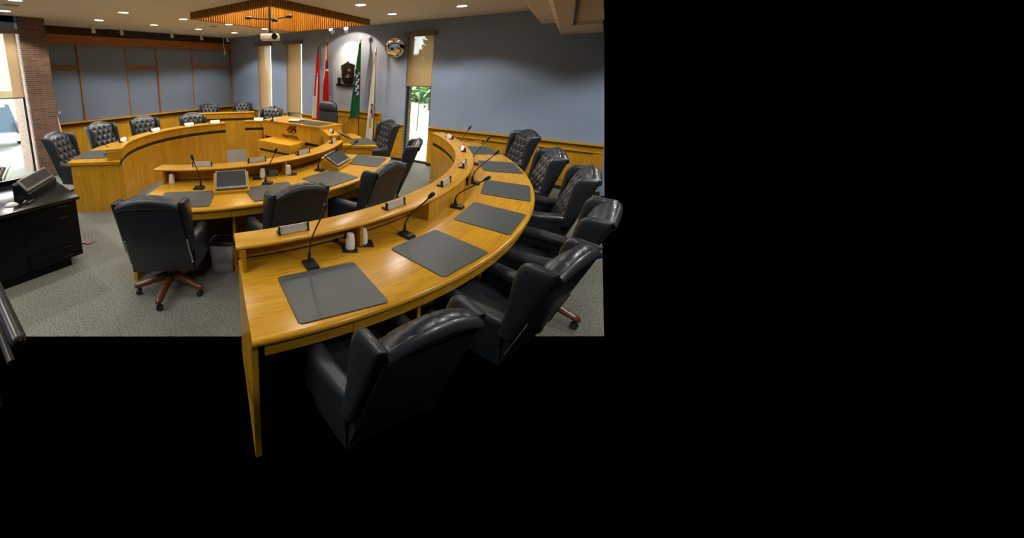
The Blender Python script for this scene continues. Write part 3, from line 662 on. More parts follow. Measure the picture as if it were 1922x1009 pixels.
# ------------------------------------------------------------------ wing chairs
def make_wing_chair():
    t = thing('wing_chair', '', 'chair', (0, 0, 0), 'black tufted leather wing chairs around the desks')
    yb = lambda z: -.185-.262*(z-.30)/.74            # outer face of the raked back
    hw = lambda z: .268-.014*min(1, max(0, (z-.34)/.5))
    Z0, ZT = .295, 1.005
    arch = lambda s: .066*(1-abs(s)**2.0)
    # outer back panel
    b = B(); nu, nv = 12, 10; vs = []; fs = []
    for j in range(nv+1):
        for i in range(nu+1):
            s_ = -1+2*i/nu; z = Z0+(ZT-.05-Z0)*j/nv+.012*(1-s_*s_)*(j/nv); vs.append((s_*(hw(z)-.01), yb(z)-.012*(1-s_**4)*sin(pi*min(1, j/nv*1.0)), z))
    for j in range(nv+1):
        for i in range(nu+1):
            p = vs[j*(nu+1)+i]; vs.append((p[0], p[1]+.03, p[2]))
    N = (nu+1)*(nv+1); idx = lambda i, j, k=0: k*N+j*(nu+1)+i
    for j in range(nv):
        for i in range(nu):
            fs.append([idx(i, j), idx(i, j+1), idx(i+1, j+1), idx(i+1, j)]); fs.append([idx(i, j, 1), idx(i+1, j, 1), idx(i+1, j+1, 1), idx(i, j+1, 1)])
    rim = [idx(i, 0) for i in range(nu)]+[idx(nu, j) for j in range(nv)]+[idx(i, nv) for i in range(nu, 0, -1)]+[idx(0, j) for j in range(nv, 0, -1)]
    for k in range(len(rim)): a, c = rim[k], rim[(k+1) % len(rim)]; fs.append([a, c, c+N, a+N])
    b.add(vs, fs); sub('back_panel', b, LEATHER, t, 50)
    # tufted inner back
    b = B(); nu, nv = 44, 60; vs = []; fs = []; th = .105
    rows = [(.46+.098*r, r) for r in range(6)]
    btn = []
    for z, r in rows:
        for k in range(-2, 3):
            x = k*.108+(.054 if r % 2 else 0)
            if abs(x) < .225: btn.append((x, z))
    for j in range(nv+1):
        v = j/nv; z0 = .38+(ZT-.38)*v
        for i in range(nu+1):
            s_ = -1+2*i/nu; z = z0+arch(s_)*v**3
            w = hw(z)-.012
            e = (1-abs(s_)**8)**.5; tt = 1.0
            if v > .86: q_ = (v-.86)/.14; tt = sqrt(max(0, 1-q_*q_))
            x = s_*w; y = yb(z)+.02+th*tt*(.35+.65*e)
            if tt > .5:
                dmin = 9; d2 = 9; crease = 0
                for (bx_, bz) in btn:
                    d = hypot(x-bx_, z-bz)
                    if d < dmin: dmin = d
                ux_ = (x/.108+(z-.46)/.196); uw = (x/.108-(z-.46)/.196)
                c1 = abs((ux_+.0) % 1.0-.0); c1 = min(c1, 1-c1); c2 = abs(uw % 1.0); c2 = min(c2, 1-c2)
                crease = max(0, 1-c1/.16)+max(0, 1-c2/.16)
                inb = 1 if z < .99 and abs(x) < .27 else 0
                y -= tt*inb*(.030*math.exp(-(dmin/.020)**2)+.008*min(1.2, crease))
            vs.append((x, y, z))
    N = (nu+1)*(nv+1)
    for j in range(nv+1):
        v = j/nv; z0 = .38+(ZT-.38)*v
        for i in range(nu+1):
            s_ = -1+2*i/nu; z = z0+arch(s_)*v**3; o_ = 0
            if v > .9: o_ = .012*(v-.9)/.1
            vs.append((s_*(hw(z)-.012), yb(z)+.005+o_ - .028*(1 if v > .9 else 0)*sin(pi*min(1, (v-.9)/.1)), z))
    for j in range(nv):
        for i in range(nu):
            fs.append([idx2 for idx2 in (j*(nu+1)+i, j*(nu+1)+i+1, (j+1)*(nu+1)+i+1, (j+1)*(nu+1)+i)])
            fs.append([N+k for k in (j*(nu+1)+i, (j+1)*(nu+1)+i, (j+1)*(nu+1)+i+1, j*(nu+1)+i+1)])
    I = lambda i, j: j*(nu+1)+i
    rim = [I(i, 0) for i in range(nu)]+[I(nu, j) for j in range(nv)]+[I(i, nv) for i in range(nu, 0, -1)]+[I(0, j) for j in range(nv, 0, -1)]
    for k in range(len(rim)): a, c = rim[k], rim[(k+1) % len(rim)]; fs.append([a, c, c+N, a+N])
    b.add(vs, fs); sub('backrest', b, LEATHER, t, 60)
    # top roll seen from behind
    b = B(); rings = []
    for i in range(25):
        s_ = -1+2*i/24; x = s_*(hw(ZT)-.012); rz = (.026+.036*(1-s_*s_))*(.93 if i in (5, 12, 19) else 1); z = ZT-.052+.012*(1-s_*s_)+rz
        y = yb(z)+.036; ry = .046*(.94 if i in (5, 12, 19) else 1)
        rings.append([Vector((x, y+ry*cos(2*pi*k/16), z+rz*sin(2*pi*k/16))) for k in range(16)])
    b.loft(rings); sub('top_roll', b, LEATHER, t, 60)
    # wings
    for sx in (-1, 1):
        b = B(); rings = []
        lev = [(.52, .09), (.58, .095), (.64, .104), (.70, .115), (.76, .13), (.82, .146), (.88, .16), (.93, .169), (.98, .169), (1.003, .161), (1.017, .146), (1.024, .12)]
        for z, ex in lev:
            tk = .031
            if z > .98: tk = .031*sqrt(max(.08, 1-((z-.98)/.046)**2))
            y0 = yb(z)+.012; y1 = y0+ex
            x0 = hw(z)+.002; fl = .006*min(1, max(0, (z-.54)/.3)); pts = []
            n2 = 8
            for k in range(n2+1):   # front cap
                an = -pi/2+pi*k/n2; pts.append((y1-tk+tk*cos(an), tk*sin(an)))
            for k in range(n2+1):
                an = pi/2+pi*k/n2; pts.append((y0+tk+tk*cos(an), tk*sin(an)))
            ring = []
            for (y, dx) in pts:
                f = (y-y0)/max(.05, ex); ring.append(Vector((sx*(x0+fl*f+dx), y, z)))
            rings.append(ring if sx > 0 else ring[::-1])
        b.loft(rings); sub('wing', b, LEATHER, t, 60)
    # arms: rolled top over a side panel
    for sx in (-1, 1):
        b = B(); rings = []
        for k, (y, sc) in enumerate(((-.19, .97), (-.14, 1), (.0, 1), (.12, 1), (.19, 1), (.225, .96), (.242, .86), (.25, .7))):
            zt = .628-.012*k/7; xo, xi = .322, .232; rr = .052; xc = .272
            prof = [(xo-.022, .30), (xo-.010, .45), (xo-.005, zt-rr*1.25)]
            for q_ in range(9):
                an = -.35+(pi+.7)*q_/8; prof.append((xc+rr*cos(an), zt-rr+rr*sin(an)))
            prof += [(xi+.012, zt-rr*1.3), (xi+.012, .45), (xi+.015, .30)]
            cx_, cz_ = .272, .49
            prof = [(cx_+(p[0]-cx_)*sc, cz_+(p[1]-cz_)*(sc if sc < 1 and k > 3 else 1)) for p in prof]
            yy = -.05 if False else 0
            ring = [Vector((sx*(p[0]-(.045*(-y-.0)/.26 if y < 0 else 0)), y, p[1])) for p in prof]
            rings.append(ring if sx > 0 else ring[::-1])
        b.loft(rings); sub('arm', b, LEATHER, t, 60)
    # seat
    b = B(); nu, nv = 16, 16; rings = []
    for j in range(9):
        z = [.372, .380, .40, .43, .448, .458, .463, .466, .467][j]; g = [.02, .006, 0, 0, .008, .024, .07, .14, .21][j]
        ring = []
        for k in range(32):
            an = 2*pi*k/32; c_, s_ = cos(an), sin(an); e = .35
            ring.append(Vector(((.245-g)*abs(c_)**e*(1 if c_ > 0 else -1), .045+(.245-g)*abs(s_)**e*(1 if s_ > 0 else -1), z)))
        rings.append(ring)
    b.loft(rings); sub('seat_cushion', b, LEATHER, t, 60)
    b = B(); b.rbox(-.275, .275, -.17, .255, .295, .385, .018, 3); sub('seat_frame', b, LEATHER, t)
    # nail-head trim down the rear edges
    for sx in (-1, 1):
        b = B()
        for k in range(17):
            z = .40+.0155*k; b.lathe([(.0075, 0), (.007, .003), (.004, .0055), (.0004, .006)], 8, Matrix.Translation((sx*(hw(z)-.004), yb(z)+.002, z)) @ Matrix.Rotation(radians(90), 4, 'X') @ Matrix.Scale(1.1, 4))
        sub('nailhead_trim', b, CHROME, t)
    # base
    b = B(); b.tube([(0, 0, .30), (0, 0, .22), (0, 0, .219), (0, 0, .10)], [.028, .028, .042, .045], 14); b.rbox(-.13, .13, -.10, .10, .275, .298, .006); sub('column', b, BLKMET, t)
    leg0 = None
    for k in range(5):
        a = 2*pi*k/5+.855
        if leg0 is None:
            b = B(); rings = []
            for (x, z, w, h) in ((.02, .135, .036, .052), (.06, .145, .035, .050), (.15, .130, .031, .040), (.24, .104, .030, .031), (.295, .092, .032, .030), (.322, .088, .028, .025), (.334, .086, .016, .014)):
                rings.append([Vector((x, w*cos(2*pi*q_/12)*1.0, z+h*sin(2*pi*q_/12)*.9)) for q_ in range(12)])
            b.loft(rings); leg0 = sub('base_leg', b, BASEW, t, 60)
            cb_ = B()
            for sy in (-1, 1): cb_.lathe([(.003, -.009), (.022, -.009), (.026, -.004), (.026, .004), (.022, .009), (.003, .009)], 14, Matrix.Translation((.30, sy*.014, .0265)) @ Matrix.Rotation(radians(90), 4, 'X'))
            cb_.tube([(.30, 0, .072), (.30, 0, .03)], .009, 8); sub('caster', cb_, BLACKRUB, leg0)
            leg0.rotation_euler = (0, 0, a)
        else:
            c = copy_tree(leg0, t); c.rotation_euler = (0, 0, a)
    return t
WC = make_wing_chair()
first = [True]
def chair(px, py, face, label, z=1.065, back=.43, dx=0, dy=0):
    p = PZ(px, py, z); f = Vector((cos(radians(face)), sin(radians(face)))); base = Vector((p.x, p.y))+f*back+Vector((dx, dy))
    loc = (base.x, base.y, 0); rz = radians(face-90)
    if first[0]:
        first[0] = False; WC.location = loc; WC.rotation_euler = (0, 0, rz); tag(WC, label); WC['_w'] = loc; return WC
    return dup(WC, loc, rz, label)
def to(c, px, py, off=0, z=1.065): p = PZ(px, py, z); return degrees(atan2(c[1]-p.y, c[0]-p.x))+off
chair(273, 373, 133, 'black wing chair with its plain back to us in front of the grey waste bin')
chair(568, 349, to(CM, 568, 349, 2), 'black wing chair seen from behind between the near desk and the inner desk')
chair(738, 308, to(CM, 738, 308, -4), 'black wing chair seen from behind at the pad with the monitor beside it')
chair(790, 262, 198, 'black wing chair turned sideways in front of the tall bright window')
chair(738, 226, 236, 'tufted wing chair with glinting edge between the white flag and the tall window')
chair(999, 245, to(CB, 999, 245, 0), 'tufted wing chair at the far end of the long near desk')
chair(1054, 281, to(CB, 1054, 281, 2), 'tufted wing chair second from the far end of the long near desk')
chair(1120, 316, to(CB, 1120, 316, 0), 'wing chair third from the far end of the long near desk')
chair(1160, 385, to(CB, 1160, 385, 0), 'wing chair cut by the right edge, fourth from the far end of the near desk')
NEAR5 = chair(1098, 475, to(CB, 1098, 475, -4), 'large wing chair with creased roll top at the lower right beside the near desk')
NEAR6 = chair(826, 606, to(CB, 826, 606, 0), 'wing chair whose rounded top just shows at the bottom edge')
chair(97, 249, 42, 'tufted wing chair in front of the brick pier behind the left desk end')
chair(181, 229, to(CL, 181, 229, -4), 'tufted wing chair second from the brick pier')
chair(266, 218, to(CL, 266, 218, -8), 'tufted wing chair third from the brick pier')
chair(359, 212, to(CL, 359, 212, -6), 'tufted wing chair fourth from the brick pier')
chair(391, 195.5, -40, 'tufted wing chair on the left behind the far corner desk', back=.1)
chair(454, 192, -44, 'tufted wing chair on the right behind the far corner desk', back=.1)
chair(506, 203, -58, 'tufted wing chair left of the crest desk below the slim window', back=.1)
# the two nearest chairs stand past the lower picture edge: their feet there are not modelled
def trim_feet(o):
    bpy.context.view_layer.update()
    for c in list(o.children):
        if c.name.startswith('base_leg'):
            M_ = o.matrix_basis @ c.matrix_basis; tip = M_ @ Vector((.31, 0, .06)); v = tip-EYE
            if CY-FPX*v.dot(UX)/v.dot(WX) > 640:
                for g in list(c.children): bpy.data.objects.remove(g)
                bpy.data.objects.remove(c)
for o in (NEAR5, NEAR6): trim_feet(o)
for c in list(NEAR6.children):
    if c.name.startswith(('column', 'nailhead')): bpy.data.objects.remove(c)
# presiding chair
mc = Vector((-4.87, 6.32)); CH = thing('executive_chair', 'tall black leather executive chair behind the crest desk', 'chair', (mc.x, mc.y, 0))
M = Matrix.Translation((mc.x, mc.y, 0)) @ Matrix.Rotation(radians(-96-90), 4, 'Z')
b = B(); rings = []
for z, w, tk in ((.56, .22, .05), (.62, .245, .06), (.75, .255, .065), (.90, .255, .06), (1.0, .245, .055), (1.045, .238, .05), (1.06, .237, .046)):
    y = -.20-.10*(z-.5); rings.append([M @ Vector((1.18*w*abs(cos(2*pi*k/28))**.45*(1 if cos(2*pi*k/28) > 0 else -1), y+tk*abs(sin(2*pi*k/28))**.7*(1 if sin(2*pi*k/28) > 0 else -1), z)) for k in range(28)])
b.loft(rings); sub('backrest', b, LEATHER, CH, 60)
b = B(); rings = []
for z, w, tk in ((1.062, .236, .05), (1.08, .237, .066), (1.15, .23, .072), (1.22, .205, .062), (1.265, .165, .045), (1.283, .11, .02)):
    y = -.20-.10*(z-.5); rings.append([M @ Vector((1.16*w*abs(cos(2*pi*k/28))**.5*(1 if cos(2*pi*k/28) > 0 else -1), y+.012+tk*abs(sin(2*pi*k/28))**.7*(1 if sin(2*pi*k/28) > 0 else -1), z)) for k in range(28)])
b.loft(rings); sub('headrest', b, LEATHER, CH, 60)
b = B(); b.rbox(-.26, .26, -.22, .26, .42, .54, .05, 4, M=M); sub('seat', b, LEATHER, CH)
for sx in (-1, 1):
    b = B(); b.rbox(sx*.30-.035, sx*.30+.035, -.16, .16, .70, .74, .015, 3, M=M); b.tube([M @ Vector((sx*.30, -.1, .7)), M @ Vector((sx*.30, -.12, .5)), M @ Vector((sx*.22, -.1, .47))], .018, 8); sub('armrest', b, BLKPL, CH)
b = B(); b.tube([(mc.x, mc.y, .43), (mc.x, mc.y, .1)], .03, 12)
sub('column', b, BLKMET, CH)
for k in range(5):
    a = 2*pi*k/5; b = B(); b.tube([(mc.x, mc.y, .12), (mc.x+.3*cos(a), mc.y+.3*sin(a), .08)], [.03, .018], 8); b.lathe([(.003, -.02), (.025, -.018), (.025, .018), (.003, .02)], 12, Matrix.Translation((mc.x+.29*cos(a), mc.y+.29*sin(a), .026)) @ Matrix.Rotation(a, 4, 'Z') @ Matrix.Rotation(radians(90), 4, 'X')); sub('base_leg', b, BLKPL, CH)

# ------------------------------------------------------------------ things on the desks
def make_pad(label, w=.535, d=.44):
    b = B(); b.rbox(-w/2, w/2, -d/2, d/2, 0, .006, .0025, 2)
    # rounded corners in plan
    pts = []
    r = .025
    for cx_, cy_, a0 in ((w/2-r, d/2-r, 0), (-w/2+r, d/2-r, 90), (-w/2+r, -d/2+r, 180), (w/2-r, -d/2+r, 270)):
        for k in range(6): a = radians(a0+18*k); pts.append((cx_+r*cos(a), cy_+r*sin(a)))
    b = B(); n = len(pts)
    rings = [[Vector((p[0]*s_, p[1]*s_, z)) for p in pts] for s_, z in ((.995, 0), (1, .002), (1, .005), (.994, .007))]
    b.loft(rings); o = b.build('desk_pad', [PADL]); return tag(o, label, 'desk pad', 'black leather desk pads')
pad0 = [None]
def pad(c, r, a, label, z=.75, jit=0):
    x, y = pol(c, r, a)
    if pad0[0] is None: o = pad0[0] = make_pad(label)
    else: o = pad0[0].copy(); COL.objects.link(o); tag(o, label)
    o.location = (x, y, z+.0005); o.rotation_euler = (0, 0, radians(a-90+jit)); return o
nth = ['nearest the camera', 'second from the near end', 'third from the near end', 'fourth from the near end', 'fifth from the near end', 'at the far end']
for k, a in enumerate((-27.5, -14.9, -3.0, 8.8, 22.0, 35.0)): pad(CB, 4.225, a, 'black leather desk pad %s of the long near desk' % nth[k], jit=(-3 if k == 0 else 0))
for k, a in enumerate((-44.3, -24.6, -7.1, 14.6)): pad(CM, 2.585, a, 'black leather desk pad %s on the inner desk' % ['behind the left chair back', 'between the monitor and the second chair', 'by the middle microphone', 'at the right end'][k])
pad(CL, 2.30, -130, 'black leather desk pad on the left desk end')
pad(CL, 2.33, -158, 'black leather desk pad further along the left desk')
o = pad(CM, 2.5, 48, 'black leather desk pad beside the sloping monitor near the white flag'); o.location = (-3.19, 5.30, .7505); o.rotation_euler = (0, 0, radians(-42))
b = B(); b.prism([(-4.83, 5.235), (-4.05, 5.19), (-4.02, 5.60), (-4.84, 5.62)], .95, .957); tag(b.build('desk_blotter', [PADL], loc=(-4.43, 5.4, .95)), 'wide dark blotter on the crest desk top', 'desk pad')

def mic(base, head, label, neck_up=.07):
    base = Vector(base); head = Vector(head); t = thing('gooseneck_microphone', label, 'microphone', tuple(base), 'black gooseneck microphones')
    d = Vector((head.x-base.x, head.y-base.y)); a = atan2(d.y, d.x) if d.length > .02 else 0
    M = Matrix.Translation(base) @ Matrix.Rotation(a, 4, 'Z')
    b = B(); rings = [[Vector((p[0], p[1], z)) for p in ((-.055*s_, -.042*s_), (.055*s_, -.042*s_), (.055*s_, .042*s_), (-.055*s_, .042*s_))] for s_, z in ((1, 0), (1, .012), (.86, .026))]
    b.loft([[M @ p for p in r] for r in rings]); sub('base', b, BLKPL, t)
    b = B(); b.rbox(.022, .046, -.013, .013, .018, .024, .002, M=M); sub('talk_button', b, CHROME, t)
    b = B(); b.tube([M @ Vector((-.02, 0, .02)), M @ Vector((-.02, 0, .045)), M @ Vector((-.02, 0, .085))], [.016, .013, .009], 10)
    s0 = M @ Vector((-.02, 0, .08)); pts = []
    hgt = head.z-s0.z; c1 = s0+Vector((0, 0, max(.04, hgt*.30))); c2 = head-(head-s0)*.30
    for k in range(13):
        u_ = k/12; pts.append(s0*(1-u_)**3+c1*3*u_*(1-u_)**2+c2*3*u_*u_*(1-u_)+head*u_**3)
    b.tube(pts, .0055, 8); sub('gooseneck', b, BLKMET, t)
    dd = (pts[-1]-pts[-3]).normalized(); b = B(); b.tube([head-dd*.012, head, head+dd*.02, head+dd*.048, head+dd*.056], [.008, .012, .0155, .0155, .008], 12); sub('mic_head', b, BLKPL, t)
    return t
def mic_px(c, a, r, bp, hp, label, z=.75):
    bx, by = pol(c, r, a); base = Vector((bx, by, z)); dv = (cos(radians(a)), sin(radians(a)))
    h = PV(hp[0], hp[1], base, dv); return mic(base, h, label)
mic_px(CB, -27.6, 3.945, None, (608, 394), 'microphone nearest the camera on the long near desk')
mic_px(CB, -15, 3.94, None, (806, 370), 'microphone second from the near end of the long near desk')
mic_px(CB, -2.6, 3.93, None, (910, 337), 'microphone third from the near end of the long near desk')
mic_px(CB, 9.7, 3.91, None, (929, 289), 'microphone fourth from the near end of the long near desk')
mic_px(CB, 22.4, 3.93, None, (915, 262), 'microphone fifth from the near end of the long near desk')
mic_px(CB, 35.2, 3.93, None, (880, 242), 'microphone at the far end of the long near desk')
def mic_free(bp, hp, dirv, label, z=.75):
    base = PZ(bp[0], bp[1], z); h = PV(hp[0], hp[1], base, dirv); return mic(base, h, label)
mic_free((374, 354), (362, 299), (-.8, -.6), 'microphone at the left end of the inner desk')
mic_free((502, 345), (516, 286), (.9, .44), 'microphone right of the left monitor on the inner desk')
mic_free((600, 320), (630, 283), (1, .1), 'microphone bending over the right monitor of the inner desk')
mic_free((647, 299), (667, 268), (.97, .25), 'microphone beyond the right monitor at the end of the inner desk')
mic_free((203, 290), (197, 271), (-.6, -.8), 'microphone on the left desk end')
mic_free((637, 250), (660, 226), (.66, .75), 'microphone in front of the white flag on the angled desk')
mic_free((513, 226), (515, 203), (.1, -1), 'microphone in front of the tufted chair left of the crest desk', .95)

def plate(c, r, a, label, white=False, z=.91, L=.21, proto={}):
    x, y = pol(c, r, a); key = white
    if key not in proto:
        t = thing('name_plate', label, 'name plate', (0, 0, 0), 'desk name plates')
        b = B(); M = Matrix.Rotation(radians(0), 4, 'Z')
        pr_ = [(-.022, .004), (-.012, .058), (-.007, .058), (.022, .004)]
        n = len(pr_); vs = [(-L/2+.006, p[0], p[1]) for p in pr_]+[(L/2-.006, p[0], p[1]) for p in pr_]
        b.add(vs, [list(range(n)), list(range(n, 2*n))[::-1]]+[[i, (i+1) % n, n+(i+1) % n, n+i] for i in range(n)])
        sub('plate', b, NAMEW if white else SILVER, t)
        for sx in (-1, 1):
            b = B(); b.rbox(sx*L/2-.007, sx*L/2+.007, -.03, .032, 0, .018, .003); b.rbox(sx*L/2-.006, sx*L/2+.006, -.026, -.004, .0, .063, .004); sub('end_bracket', b, BLKPL, t)
        proto[key] = t
    else: t = dup(proto[key], (0, 0, 0), 0, label)
    t.location = (x, y, z); t.rotation_euler = (0, 0, radians(a+90)); t['_w'] = (x, y, z); return t
for k, a in enumerate((-28.5, -14.5, -1.7, 10.1, 22.8, 35.9)): plate(CB, 3.775, a, 'silver name plate %s on the shelf of the long near desk' % nth[k], z=.93)
for k, a in enumerate((-42.4, -24.1, -4.3, 20.3)): plate(CM, 2.0, a, 'silver name plate on the inner desk shelf, %s' % ['behind the left microphone', 'between the cups and the plinth', 'in front of the plinth corner', 'at the far tip of the shelf'][k], z=.93)
for k, a in enumerate((-135.2, -162.3, 175.4, 159)): plate(CL, 1.95, a, 'white name plate on the left desk shelf, %s from the brick pier' % order[k], True)
plate(CL, 2.05, 131.8, 'white name plate on the short desk left of the crest desk', True)
pt_ = plate(CM, 1.9, 48, 'dark name plate on the angled desk right of the crest desk'); pt_.location = (-3.63, 5.02, .91); pt_.rotation_euler = (0, 0, radians(138))

def cups(x, y, z, label, n=3, s=1.0):
    t = thing('paper_cup_stack', label, 'cups', (x, y, z), 'stacks of white paper cups')
    for k in range(n):
        z0 = z+.001+k*.022*s; b = B(); b.lathe([(.038*s, z0), (.0385*s, z0+.004), (.029*s, z0+.075*s), (.027*s, z0+.077*s), (.002, z0+.077*s)], 20, Matrix.Translation((x, y, 0))); sub('cup', b, CUP, t)
    return t
def coaster(x, y, z, a, label):
    b = B(); M = Matrix.Translation((x, y, z)) @ Matrix.Rotation(radians(a), 4, 'Z'); b.rbox(-.055, .055, -.055, .055, 0, .006, .002, M=M); tag(b.build('coaster', [BLKPL], loc=(x, y, z)), label, 'coaster', 'square black coasters')
for (px, py, z, co, lb) in ((323, 343, .75, None, 'in the left cubby of the inner desk'), (493, 333, .75, (483, 335), 'beside the second microphone of the inner desk'), (541, 327, .75, (549, 327), 'right of the divider on the inner desk'),
                            (657, 466, .75, (656, 467), 'left of the divider on the long near desk'), (681, 456, .75, (686, 457), 'peeping out behind the divider on the long near desk'), (516, 227, .95, None, 'on the crest desk corner')):
    p = PZ(px, py, z); zz = z
    if co:
        q2 = PZ(co[0], co[1], z); coaster(q2.x, q2.y, z, 40, 'black coaster by the cups %s' % lb); zz = z+.006
    cups(p.x, p.y, zz, 'white paper cup stack %s' % lb, 3 if z < .9 else 1, .9 if z < .9 else .8)
p = PZ(513, 330, .75); b = B(); M = Matrix.Translation((p.x, p.y, .75)) @ Matrix.Rotation(radians(65), 4, 'Z'); b.rbox(-.06, .06, -.02, .02, 0, .075, .006, M=M)
tag(b.build('socket_box', [BOXB], loc=tuple(p)), 'small dark socket box at the back of the inner desk', 'socket box')

def monitor(fl, fr, zl, depth, rise, label, wedge_mat, base_z=.75, over=.02, th=.024):
    """screen lying on a sloping wedge; fl/fr: front lower edge corners (world xy), depth away from the sitter"""
    fl = Vector(fl); fr = Vector(fr); d = (fr-fl); L = d.length; d /= L; nr = Vector((-d.y, d.x))
    M = Matrix(((d.x, nr.x, 0, fl.x), (d.y, nr.y, 0, fl.y), (0, 0, 1, 0), (0, 0, 0, 1)))
    t = thing('desk_monitor', label, 'monitor', ((fl.x+fr.x)/2, (fl.y+fr.y)/2, base_z))
    b = B(); k = .01
    z1 = zl-.008; vs = []
    for x in (-over, L+over): vs += [(x, -over, base_z), (x, depth+.03, base_z), (x, depth+.03, z1+rise-.012), (x, -over, z1-.012)]
    fs = [[0, 1, 2, 3], [7, 6, 5, 4], [0, 4, 5, 1], [1, 5, 6, 2], [2, 6, 7, 3], [3, 7, 4, 0]]
    b.add([M @ Vector(p) for p in vs], fs, [[(vs[i][0], vs[i][1]+vs[i][2]) for i in f] for f in fs]); sub('sloping_stand', b, wedge_mat, t)
    ang_ = atan2(rise, depth); sl = hypot(depth, rise)
    MS = M @ Matrix.Translation((0, 0, zl)) @ Matrix.Rotation(ang_, 4, 'X')
    b = B(); b.rbox(0, L, 0, sl, -.006, th-.006, .008, 3, M=MS); sub('bezel', b, SCREENG, t)
    b = B(); b.box(.014, L-.014, .026, sl-.014, th-.007, th-.0045, M=MS); sub('screen', b, SCREEN, t)
    b = B(); b.box(L/2-.018, L/2+.018, .012, .019, th-.007, th-.0045, M=MS); sub('badge', b, CHROME, t)
    return t
fl, fr = PZ(404, 356, .80), PZ(465, 351.5, .80)
monitor((fl.x, fl.y), (fr.x, fr.y), .795, .24, .125, 'monitor on an oak wedge between the two left chairs of the inner desk', OAK)
fl, fr = PZ(634, 313, .80), PZ(657.5, 299, .80); dd = (fr-fl).normalized()
monitor((fl.x, fl.y), (fr.x, fr.y), .80, .20, .12, 'monitor lying on an oak wedge left of the right end pad', OAK)
monitor((-3.25, 5.15), (-3.25+.30*u.x*1.0, 5.15+.30*u.y), .80, .21, .12, 'monitor seen edge-on on an oak wedge of the angled desk', OAK)
# books on the crest desk
p = PZ(558, 228, .95)
t = thing('book_pile', 'closed maroon book with white papers on the crest desk', 'books', (p.x, p.y, .95))
Mb = Matrix.Translation((p.x, p.y, .95)) @ Matrix.Rotation(radians(10), 4, 'Z')
b = B(); b.rbox(-.15, .12, -.10, .10, 0, .022, .003, M=Mb); sub('book_cover', b, BOOKR, t)
b = B(); b.rbox(-.17, .06, -.12, .05, .023, .045, .004, M=Mb @ Matrix.Rotation(.15, 4, 'Z')); sub('papers', b, PAPER, t)

# ------------------------------------------------------------------ black desk at the left with its kit
bd = thing('drawer_desk', 'black desk with drawers at the left edge of the picture', 'desk', (-4.55, .1, 0))
b = B(); b.rbox(-5.10, -4.03, -1.0, 1.115, .715, .75, .006); sub('desk_top', b, BLKTOP, bd)
b = B(); b.box(-5.06, -4.06, -.97, 1.085, .10, .715); sub('carcass', b, BLKLAM, bd)
b = B(); b.box(-5.0, -4.10, -.9, .98, 0, .10); sub('plinth', b, BLKLAM, bd)
for k, (z0, z1) in enumerate(((.592, .705), (.265, .586), (.155, .259), (.108, .150))):
    b = B(); b.rbox(-4.062, -4.045, .62, 1.075, z0, z1, .003); dr = sub('drawer_front', b, BLKLAM, bd)
    b = B(); hz = (.68, .564, .242, .144)[k]; b.rbox(-4.046, -4.038, .92, .992, hz-.003, hz+.003, .001); sub('handle', b, mat('worn metal %d' % k, (.03, .03, .03), .4), dr)
b = B(); b.rbox(-5.10, -5.06, -1.0, 1.115, .75, .80, .004); sub('back_upstand', b, BLKLAM, bd)
fl, fr = Vector((-4.265, .735)), Vector((-4.665, 1.055))
monitor((fl.x, fl.y), (fr.x, fr.y), .845, .085, .115, 'monitor on a black sloping stand on the black drawer desk', BLKLAM)
p = PZ(22, 386, .75)
t = thing('computer_mouse', 'silver computer mouse on the black drawer desk', 'mouse', (p.x, p.y, .75))
b = B(); M = Matrix.Translation((p.x, p.y, .75)) @ Matrix.Rotation(radians(70), 4, 'Z'); b.loft([[M @ Vector((x+.0, w*cos(pi*k/10), h*sin(pi*k/10)+.001)) for k in range(11)] for x, w, h in ((-.055, .008, .006), (-.045, .024, .022), (-.015, .03, .036), (.02, .029, .034), (.045, .024, .02), (.056, .008, .005))]); sub('shell', b, SILVER, t, 60)
b = B(); b.tube([M @ Vector((.055, 0, .006)), M @ Vector((.12, .02, .004)), M @ Vector((.22, -.03, .004))], .003, 6); sub('cable', b, BLKPL, t)
p = PZ(53, 380, .75); b = B(); M = Matrix.Translation((p.x, p.y, .75)) @ Matrix.Rotation(radians(-30), 4, 'Z'); b.rbox(-.05, .05, -.035, .035, 0, .018, .004, M=M)
o = tag(b.build('microphone_base', [BLKPL], loc=tuple(p)), 'small black microphone base at the front of the black drawer desk', 'microphone base')
b = B(); b.rbox(-.04, .03, -.033, -.02, .017, .0205, .001, M=M); b.build('label_strip', [SILVER], o, loc=tuple(p))
# laptop / second screen at the very left
q0 = PX(-4, 337, -4.9)
t = thing('second_monitor', 'corner of a dark monitor at the left picture edge', 'monitor', (-4.9, q0.y, .75))
M = Matrix.Translation((-4.9, q0.y-.17, .80)) @ Matrix.Rotation(radians(30), 4, 'Z') @ Matrix.Rotation(radians(55), 4, 'X')
b = B(); b.rbox(-.2, .2, .0, .27, -.02, .015, .006, M=M); sub('bezel', b, SCREENG, t); b = B(); b.box(-.18, .18, .02, .25, .0148, .017, M=M); sub('screen', b, SCREEN, t)
b = B(); b.rbox(-.08, .08, -.06, .06, -.05, -.035, .004, M=Matrix.Translation((-4.9, q0.y-.17, .80))); b.tube([(-4.9, q0.y-.17, .765), (-4.9, q0.y-.15, .9)], .015, 8); sub('stand', b, BLKPL, t)
